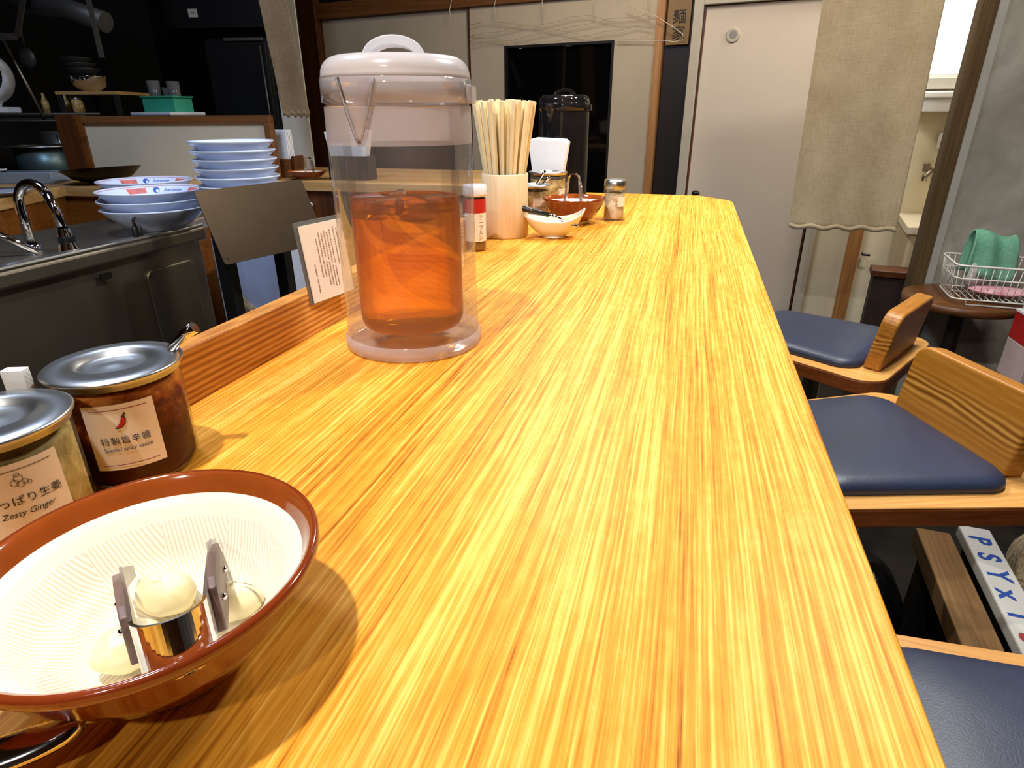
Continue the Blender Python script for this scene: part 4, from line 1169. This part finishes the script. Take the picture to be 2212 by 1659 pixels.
t = thing('steel_bowl', 'shiny steel mixing bowl on the upper board of the shelf', 'bowl', sp_(-.13, .0, .2975))
MB().lathe([(0, 0), (.03, 0), (.06, .022), (.072, .055), (.074, .060), (.070, .058), (.057, .024), (.03, .004), (0, .004)], 40).build('bowl_body', 'chrome', t)
for k in range(3):
    q = thing('steel_sieve', ['lowest', 'middle', 'topmost'][k] + ' dark steel strainer stacked above the mixing bowl', 'strainer', sp_(-.14 - .012 * k, .0, .353 + .020 * k), 0, 'strainers stacked in the mixing bowl')
    MB().lathe([(0, .0), (.03, .004), (.052, .022), (.058, .03), (.060, .032), (.055, .031), (.03, .009), (0, .004)], 32).build('strainer_bowl', 'greysteel', q)
t = thing('spice_tin', 'small amber tin on the steel shelf beside the rod', 'tin', sp_(-.165, -.06, .2055))
MB().lathe([(0, 0), (.022, 0), (.022, .060), (.020, .062), (0, .062)], 24).build('tin_body', 'brownspice', t)
MB().lathe([(.023, .062), (.023, .078), (0, .078)], 24).build('cap', 'steel', t)
for x, lab in ((-.36, 'narrow amber bottle left of the slanted rod'), (-.27, 'narrow amber bottle right of the slanted rod')):
    t = thing('oil_bottle', lab, 'bottle', sp_(x, .03, .2055), 0, 'amber bottles on the steel shelf')
    MB().lathe([(0, 0), (.014, 0), (.014, .055), (.006, .075), (.006, .09), (0, .09)], 20).build('bottle_body', 'brownspice', t)
t = thing('folded_white_box', 'white shallow tray under the green basket', 'tray', sp_(.205, -.03, .2055))
MB().box((-.10, -.12, 0), (.10, .08, .012)).build('tray_body', 'whiteplastic', t, .003)
t = thing('green_basket', 'green plastic basket of glasses on the back shelf', 'basket', sp_(.195, -.03, .2180))
b = MB(); b.prism(rrect(-.075, -.05, .075, .05, .012), .0, .004); 
for x0, x1, y0, y1 in ((-.078, .078, -.053, -.048), (-.078, .078, .048, .053), (-.078, -.073, -.048, .048), (.073, .078, -.048, .048)): b.box((x0, y0, .0), (x1, y1, .055))
b.build('basket_body', 'green', t)
b = MB(); b.box((-.084, -.059, .055), (.084, -.046, .061)); b.box((-.084, .046, .055), (.084, .059, .061)); b.box((-.084, -.046, .055), (-.071, .046, .061)); b.box((.071, -.046, .055), (.084, .046, .061))
b.build('basket_rim', 'green', t, .001)
for x, y, hh, lab in ((-.045, 0, .115, 'tall cloudy glass at the left of the green basket'), (.006, .018, .090, 'short cloudy glass in the middle of the green basket'), (.040, -.008, .112, 'tall cloudy glass at the right of the green basket')):
    q = thing('drinking_glass', lab, 'glass', sp_(.195 + x, -.03 + y, .2225), 0, 'glasses in the green basket')
    MB().lathe([(0, .002), (.020, .002), (.026, hh), (.0245, hh), (.018, .006), (0, .006)], 24).build('glass_body', 'frostglass', q)
    MB().lathe([(0, .0), (.0205, .0), (.0208, .002), (0, .002)], 24).build('glass_base', 'frostglass', q)

# fridge, hood, ducts
t = thing('tall_fridge', 'tall black fridge behind the cream partition', 'fridge')
t.matrix_world = T(-2.13, 2.62, ZC) @ R(math.radians(11), 'Z')
MB().box((0, 0, FL), (.285, .20, .515)).build('fridge_body', 'blacksteel', t, .004)
MB().box((.004, -.022, FL + .08), (.281, 0, .50)).build('fridge_door', 'blacksteel', t, .004)
MB().box((.10, -.026, .503), (.27, -.004, .5145)).build('top_trim', 'steel', t)
MB().tube([(.262, -.034, -.1), (.262, -.034, .48)], .004, 8).build('handle', 'greysteel', t)
t = thing('wall_cabinet', 'dark cabinet hanging over the kitchen with small paper sticker', 'cabinet')
t.matrix_world = T(-2.36, 2.60, ZC) @ R(math.radians(11), 'Z')
MB().box((0, .0, .56), (.58, .20, 1.3)).build('cabinet_body', 'blacksteel', t)
MB().box((.165, -.004, .600), (.205, 0, .632)).build('paper_sticker', 'whiteboard', t)
text_mesh('注意', .009, 'ink', 'lettering', t, T(.185, -.0045, .616))
t = thing('extractor_hood', 'grey steel extractor hood with slanted edge, top left', 'hood')
q1, q2 = Vector((-2.10, 1.98, .56)), Vector((-2.03, 1.93, .355))
MB().ribbon([(-2.035, 1.965, .60), (-1.975, 1.905, .385)], (.016, .004, 0), .006).build('edge_strip', 'dullsteel', t)
MB().prism([(0, 0), (.9, 0), (.9, .5), (.0, .30)], 0, .012, T(-2.95, 2.06, .62) @ R(.25, 'Z') @ R(PI / 2, 'X')).build('hood_panel', 'dark', t)
MB().tube([(-2.55, 2.12, .60), (-2.33, 2.14, .575), (-2.17, 2.15, .525)], [.034, .036, .036], 16).build('duct', 'greysteel', t)
t = thing('steel_bracket', 'grey angled steel bracket in the top left corner', 'bracket')
MB().ribbon([(-2.41, 2.06, .63), (-2.46, 2.02, .475)], (.02, .005, 0), .006).ribbon([(-2.80, 1.90, .482), (-2.46, 2.02, .475)], (0, .006, .02), .006).build('angle', 'dullsteel', t)
t = thing('hanging_ladle', 'pale ladle hanging behind the fan', 'ladle', sp_(-.40, .06, .44))
MB().blob((0, 0, -.01), .045, 12, None, (.9, .4, .9)).build('ladle_bowl', 'greysteel', t)
MB().tube([(0, 0, .02), (.0, .02, .30)], .004, 8).build('stem', 'greysteel', t)

# white board, narrow noren strip and things on the far counter
t = thing('standing_board', 'pale grey board standing on the far counter beside the brown post', 'board')
MB().box((0, 0, 0), (.098, .012, 1.0)).build('board_sheet', 'whiteboard', t, .002)
t.matrix_world = T(-1.484, 2.165, .001 + ZC) @ R(math.radians(21), 'Z')
def noren(name, label, x0, x1, y, z0, z1, m, amp, waves, seed, sway=0.):
    rnd = random.Random(seed); ph = [rnd.uniform(0, 6) for _ in range(6)]
    t = thing(name, label, 'curtain')
    def fn(u, v):
        x = x0 + (x1 - x0) * u + sway * (1 - v)
        k = (1 - v) ** 1.2
        d = amp * (.25 + k) * (math.sin(waves * 6.28 * u + ph[0] + .6 * v) + .5 * math.sin(waves * 11 * u + ph[1] + 1.5 * v))
        z = z0 + (z1 - z0) * v + (.004 * math.sin(26 * u + ph[2]) if v == 0 else 0)
        return (x, y + d, z)
    MB().grid(fn, 70, 40).build('cloth_panel', m, t, 0, 2, 0, .0015)
    hem = MB().grid(lambda u, v: (fn(u, 0)[0], fn(u, 0)[1] - .0016, fn(u, 0)[2] + .016 * v), 70, 1)
    hem.build('hem', m, t, 0, 2, 0, .001)
    MB().tube([(x0 - .03, y, z1 + .004), (x1 + .03, y, z1 + .004)], .008, 10).build('rod', 'darkwood', t)
    return t
noren('noren_strip', 'narrow tan cloth strip hanging in front of the pale board', -1.405, -1.305, 1.985, .20, .75, 'norend', .003, .6, 2, .055)
t = thing('napkin_box', 'wooden box of white napkins behind the stacked shallow bowls', 'napkins', (-1.415, 2.035, .001))
MB().box((-.05, -.035, 0), (.05, .035, .06)).build('box_body', 'railwood', t, .002)
nb = MB()
for k in range(5): nb.box((-.038, -.02 + .008 * k, .06), (.040, -.016 + .008 * k, .155))
nb.build('folded_sheets', 'paper', t, .001)
MB().box((.054, -.03, 0), (.066, .03, .07)).build('divider', 'darkwood', t)
t = thing('black_napkin_holder', 'black holder of white napkins half hidden by the near pitcher', 'napkins', (-1.14, 1.99, .001))
MB().box((-.05, -.03, 0), (.10, .03, .075)).build('holder', 'black', t, .002)
nb = MB()
for k in range(5): nb.prism([(-.045, .075), (.085, .075), (.10, .155), (.0, .165), (-.06, .150)], -.02 + .008 * k, -.017 + .008 * k, R(PI / 2, 'X'))
nb.build('folded_sheets', 'paper', t)
mb3 = copy_tree(mb2); put(mb3, (-1.275, 1.962, .0005)); mb3.scale = (1.1, 1.0, .55); mb3['label'] = 'brown bowl with upright tongs on the far counter'
tg3 = copy_tree(tg2); tg3.matrix_world = Matrix.Translation((-1.262, 1.957, .066 + ZC)) @ Matrix(((0, 1, 0, 0), (0, 0, -1, 0), (-1, 0, 0, 0), (0, 0, 0, 1))) @ Matrix.Diagonal((.72, 1.0, .7, 1)); tg3['label'] = 'small tongs standing in the bowl on the far counter'

# ================================================================== ON THE BACK WALL
t = wthing('name_plaque', 'gold wooden plaque with brush lettering beside the pale door', 'sign', -.125, .66, .0)
MB().box((-.053, -.004, -.165), (.053, .012, .40)).build('plaque_board', 'plaque', t, .002)
text_mesh('麺', .062, 'ink', 'lettering', t, T(.004, -.006, -.055))
text_mesh('家', .062, 'ink', 'lettering', t, T(.004, -.006, -.120))
MB().box((-.066, .012, -.85), (.064, .03, .42)).build('backing_board', 'blackwood', t)
# thin cords strung over the doors
def cord(name, label, pts, m='cord', r=.0016):
    t = wthing(name, label, 'cord', 0, 0, 0, 'thin cords strung over the sliding doors')
    MB().tube([(s, -o, z) for s, z, o in pts], r, 6).build('strand', m, t)
    return t
cord('thin_twine', 'pale cord sagging from the jamb onto the gold plaque', [(-.36, .66, .05), (-.22, .61, .06), (-.14, .565, .05), (-.095, .535, .03), (-.092, .512, .03), (-.13, .505, .03), (-.17, .512, .03), (-.40, .520, .03)])
rnd = random.Random(5)
for k in range(5):
    s = -1.30 + .26 * k
    cord('thin_twine', f'short pale cord hanging over the top rail, {["leftmost, over the left sliding door", "above the meeting edge of the sliding doors", "above the left edge of the black glass", "above the middle of the black glass", "nearest the gold plaque"][k]}', [(s, .79, .05), (s + .012, .75, .05), (s - .004, .70, .05), (s + .004, .66 - .01 * k, .045)])
labs = ['lowest faint cord strung across the sliding door', 'second lowest faint cord strung across the sliding door', 'third lowest faint cord strung across the sliding door', 'highest faint cord strung across the sliding door']
for k in range(4):
    z0 = .535 + .03 * k
    pts = []
    for i in range(13):
        s = -1.19 + .96 * i / 12
        pts.append((s, z0 + .012 * math.sin(i * 1.1 + k * 2) + rnd.uniform(-.008, .008), .035))
    cord('thin_twine', labs[k], pts, 'faintcord', .0011)
for k, s in enumerate((-.915, -.655)):
    cord('twine_loop', 'pale cord loop hooked on the ' + ['left', 'right'][k] + ' part of the black glass frame', [(s - .014, .532, .012), (s - .008, .512, .014), (s + .006, .511, .014), (s + .014, .532, .012)], 'cord', .0016)

# ================================================================== RIGHT SIDE
noren('noren_curtain', 'wide beige linen curtain hanging beside the pale door', .335, .672, 2.40, -.172, .78, 'noren', .0055, 1.5, 4, .022)
# washroom
t = wthing('washroom_basin', 'cream washroom basin beyond the linen curtain', 'basin', .97, -.20, .0)
MB().box((-.055, -.42, -.03), (.35, 0, 0)).build('basin_top', 'ivory', t, .004)
MB().box((-.04, -.40, -.28), (.33, 0, -.03)).build('basin_body', 'washwall', t, .01)
MB().box((-.02, -.36, -.80), (.31, 0, -.28)).build('basin_cabinet', 'dark', t)
t = wthing('wall_tap', 'dark wall tap above the washroom basin', 'tap', .975, -.02, .0)
MB().tube([(0.02, 0, 0), (.02, -.05, 0), (.0, -.07, -.02), (0, -.07, -.04)], .011, 10).build('spout', 'dullsteel', t)
MB().box((-.012, -.06, -.004), (.012, -.03, .03)).build('handle', 'dullsteel', t, .003)
t = wthing('soap_bottle', 'white dispenser on the washroom wall, right of the tap', 'dispenser', 1.03, .06, .0)
MB().lathe([(0, 0), (.035, 0), (.038, .01), (.038, .06), (.02, .075), (0, .076)], 24, T(0, -.04, 0)).build('bottle_body', 'whiteplastic', t)
t = wthing('wall_shelf', 'white shelf unit below the bright washroom window', 'shelf', .98, .205, .0)
b = MB(); b.box((-.11, -.10, .0), (.32, 0, .05)); b.build('shelf_body', 'whiteplastic', t, .004)
MB().box((-.11, -.115, .05), (.32, 0, .075)).build('shelf_lip', 'whiteplastic', t, .006, 3)
MB().box((-.11, -.05, .085), (.32, 0, .125)).build('sill_box', 'whiteboard', t, .003)
t = wthing('dark_low_box', 'dark brown low cabinet under the washroom basin', 'cabinet', .93, FL, .42)
MB().box((-.10, -.10, 0), (.16, .0, .62)).build('cabinet_body', 'darkbrownbox', t, .004)
MB().box((-.11, -.11, .62), (.17, .0, .645)).build('cabinet_lid', 'darkwood', t, .003)
t = wthing('small_hook', 'small black hook on the wall below the linen curtain', 'hook', .812, -.385, .03)
MB().tube([(0, 0, 0), (.0, -.03, 0), (.03, -.035, 0)], .005, 8).build('hook_arm', 'black', t)

# round table with basket
t = thing('round_table', 'round dark wood pedestal table by the concrete partition', 'table', (.905, 2.285, -.352))
MB().lathe([(0, 0), (.165, 0), (.172, -.004), (.172, -.022), (.165, -.028), (0, -.028)], 64).build('tabletop', 'tablewood', t)
MB().lathe([(.03, -.028), (.025, -.06), (.025, -.60), (.05, -.62), (.14, -.638), (.145, -.647), (0, -.647)], 32).build('pedestal', 'blackwood', t)
t = thing('wire_basket', 'white wire basket on the round table', 'basket', (.945, 2.255, -.3518), math.radians(-6))
x0, x1, y0, y1, zt, zm, zb = -.105, .115, -.10, .085, .125, .085, .020
def ringpts(k, z, xx=0): 
    r = rrect(x0 * k, y0 * k, x1 * k, y1 * k, .025, 4); return [(a + xx, b, z) for a, b in r] + [(r[0][0] + xx, r[0][1], z)]
MB().tube(ringpts(1.10, zt), .0032, 8).build('top_rim', 'whitewire', t)
MB().tube(ringpts(1.05, zm), .0024, 8).build('middle_rim', 'whitewire', t)
MB().tube(ringpts(1.0, zb), .0026, 8).build('bottom_rim', 'whitewire', t)
b = MB(); q = rrect(x0, y0, x1, y1, .025, 4)
def per(n):
    L = [0]; 
    for i in range(len(q)): L.append(L[-1] + (Vector(q[(i + 1) % len(q)]) - Vector(q[i])).length)
    for k in range(n):
        d = L[-1] * k / n
        for i in range(len(q)):
            if L[i] <= d < L[i + 1]:
                f = (d - L[i]) / (L[i + 1] - L[i]); yield Vector(q[i]).lerp(Vector(q[(i + 1) % len(q)]), f); break
for p in per(46): b.tube([(p.x, p.y, zb), (p.x * 1.10, p.y * 1.10, zt)], .0013, 5)
b.build('wire_bars', 'whitewire', t)
b = MB()
for i in range(12): x = x0 + (x1 - x0) * (i + .5) / 12; b.tube([(x, y0, zb), (x, y1, zb)], .0013, 5)
b.build('wire_floor', 'whitewire', t)
for s_ in (y0 + .005, y1 - .005):
    MB().tube([(x0 + .04, s_, zb), (x0 + .04, s_, .004), (x1 - .03, s_, .004), (x1 - .03, s_, zb)], .0028, 8).build('foot_rail', 'whitewire', t)
t = thing('green_towel', 'green towel hanging over the far side of the wire basket', 'towel', (.950, 2.275, -.340))
def tow(u, v):
    a = (v - .5) * 2
    yy = .055 + .035 * math.tanh(a * 3) + .006 * math.sin(9 * u)
    zz = .190 - .135 * (abs(a) ** 1.5) + .010 * math.sin(5 * u + 1)
    xx = -.055 + .115 * u + .02 * (abs(a)) * (u - .5) 
    return (xx, yy - .03 + .008 * math.sin(12 * u + 3 * v), zz)
MB().grid(tow, 30, 24).build('towel_cloth', 'greencloth', t, 0, 2, 0, .006)
t = thing('pink_packet', 'pink wrapped packet lying in the wire basket', 'packet', (.985, 2.235, -.326), math.radians(-4))
MB().blob((0, 0, .010), .09, 12, None, (1.0, .55, .13), .05, 4).build('packet_body', 'pink', t)
t = thing('silver_packet', 'silver packet standing in the wire basket', 'packet', (.930, 2.285, -.326), .2)
MB().blob((0, 0, .05), .05, 12, None, (.9, .3, 1.0), .06, 6).build('packet_body', 'silverbag', t)

# red and white box sign by the right edge
t = thing('red_box', 'red and grey box with a white letter at the right edge', 'box', (.995, 1.96, -.335))
MB().box((-.015, .0, -.20), (.25, .14, -.085)).build('lower_panel', 'grey_sign', t, .003)
MB().box((-.015, -.001, -.085), (.25, .14, -.004)).build('upper_panel', 'red', t, .002)
MB().box((-.017, -.002, -.004), (.25, .14, .002)).build('white_lid', 'whiteplastic', t)
text_mesh('I', .085, 'whiteplastic', 'lettering', t, T(.022, -.0025, -.046))
MB().box((.0, .02, FL + .335), (.23, .12, -.20)).build('stand', 'dark', t)

# things on the floor between the stools
t = thing('white_plank', 'white painted plank with blue handwritten letters lying on the floor', 'plank')
a = Vector((.7284, 1.42, -.70)); b_ = Vector((.6970, 1.02, -.70))
u = (b_ - a).normalized(); vv = Vector((-u.y, u.x, 0))
MB().box((-.01, -.032, -.03), (.62, .032, 0)).build('plank_body', 'plankwhite', t, .004)
for k, (ch, ink) in enumerate((('P', 'blueink'), ('S', 'blueink'), ('Y', 'blueink'), ('x', 'blueink'), ('T', 'blueink'), ('S', 'redink'), ('C', 'red'))):
    text_mesh(ch, .058, ink, 'lettering', t, T(.045 + .062 * k, -.004, .0004) @ R(-PI / 2, 'X'), fat=.0018)
t.matrix_world = T(.735, 1.435, -.70 + ZC) @ R(math.atan2(u.y, u.x), 'Z')
for q in (.04, .50): MB().box((q, -.028, -.30), (q + .06, .028, -.03)).build('trestle_foot', 'dark', t)
t = thing('brown_plank', 'worn brown plank beside the white plank', 'plank')
MB().box((-.01, -.036, -.05), (.62, .036, 0)).build('plank_body', 'plankbrown', t, .003)
t.matrix_world = T(.655, 1.435, -.725 + ZC) @ R(math.atan2(u.y, u.x), 'Z')
for q in (.04, .50): MB().box((q, -.03, -.275), (q + .06, .03, -.05)).build('trestle_foot', 'dark', t)
t = thing('fleece_throw', 'beige fleece throw in a heap beside the white plank', 'throw', (.96, 1.30, -.72))
MB().blob((0, 0, -.05), .19, 24, None, (.95, 1.4, .85), .12, 9).build('fleece_heap', 'fleece', t)
MB().box((-.16, -.24, -.28), (.18, .24, -.10)).build('crate', 'dark', t)
t = thing('black_bag', 'black plastic bag on the floor under the stools', 'bag', (.50, 1.36, -.9995))
MB().blob((0, 0, .105), .11, 24, None, (.9, 1.2, .95), .07, 2).build('bag_body', 'blackbag', t)
t = thing('white_carton', 'pale carton standing behind the farthest stool leg', 'carton', (.53, 1.86, -1.0))
MB().box((-.09, -.07, 0), (.09, .07, .34)).build('carton_body', 'whiteboard', t, .003)
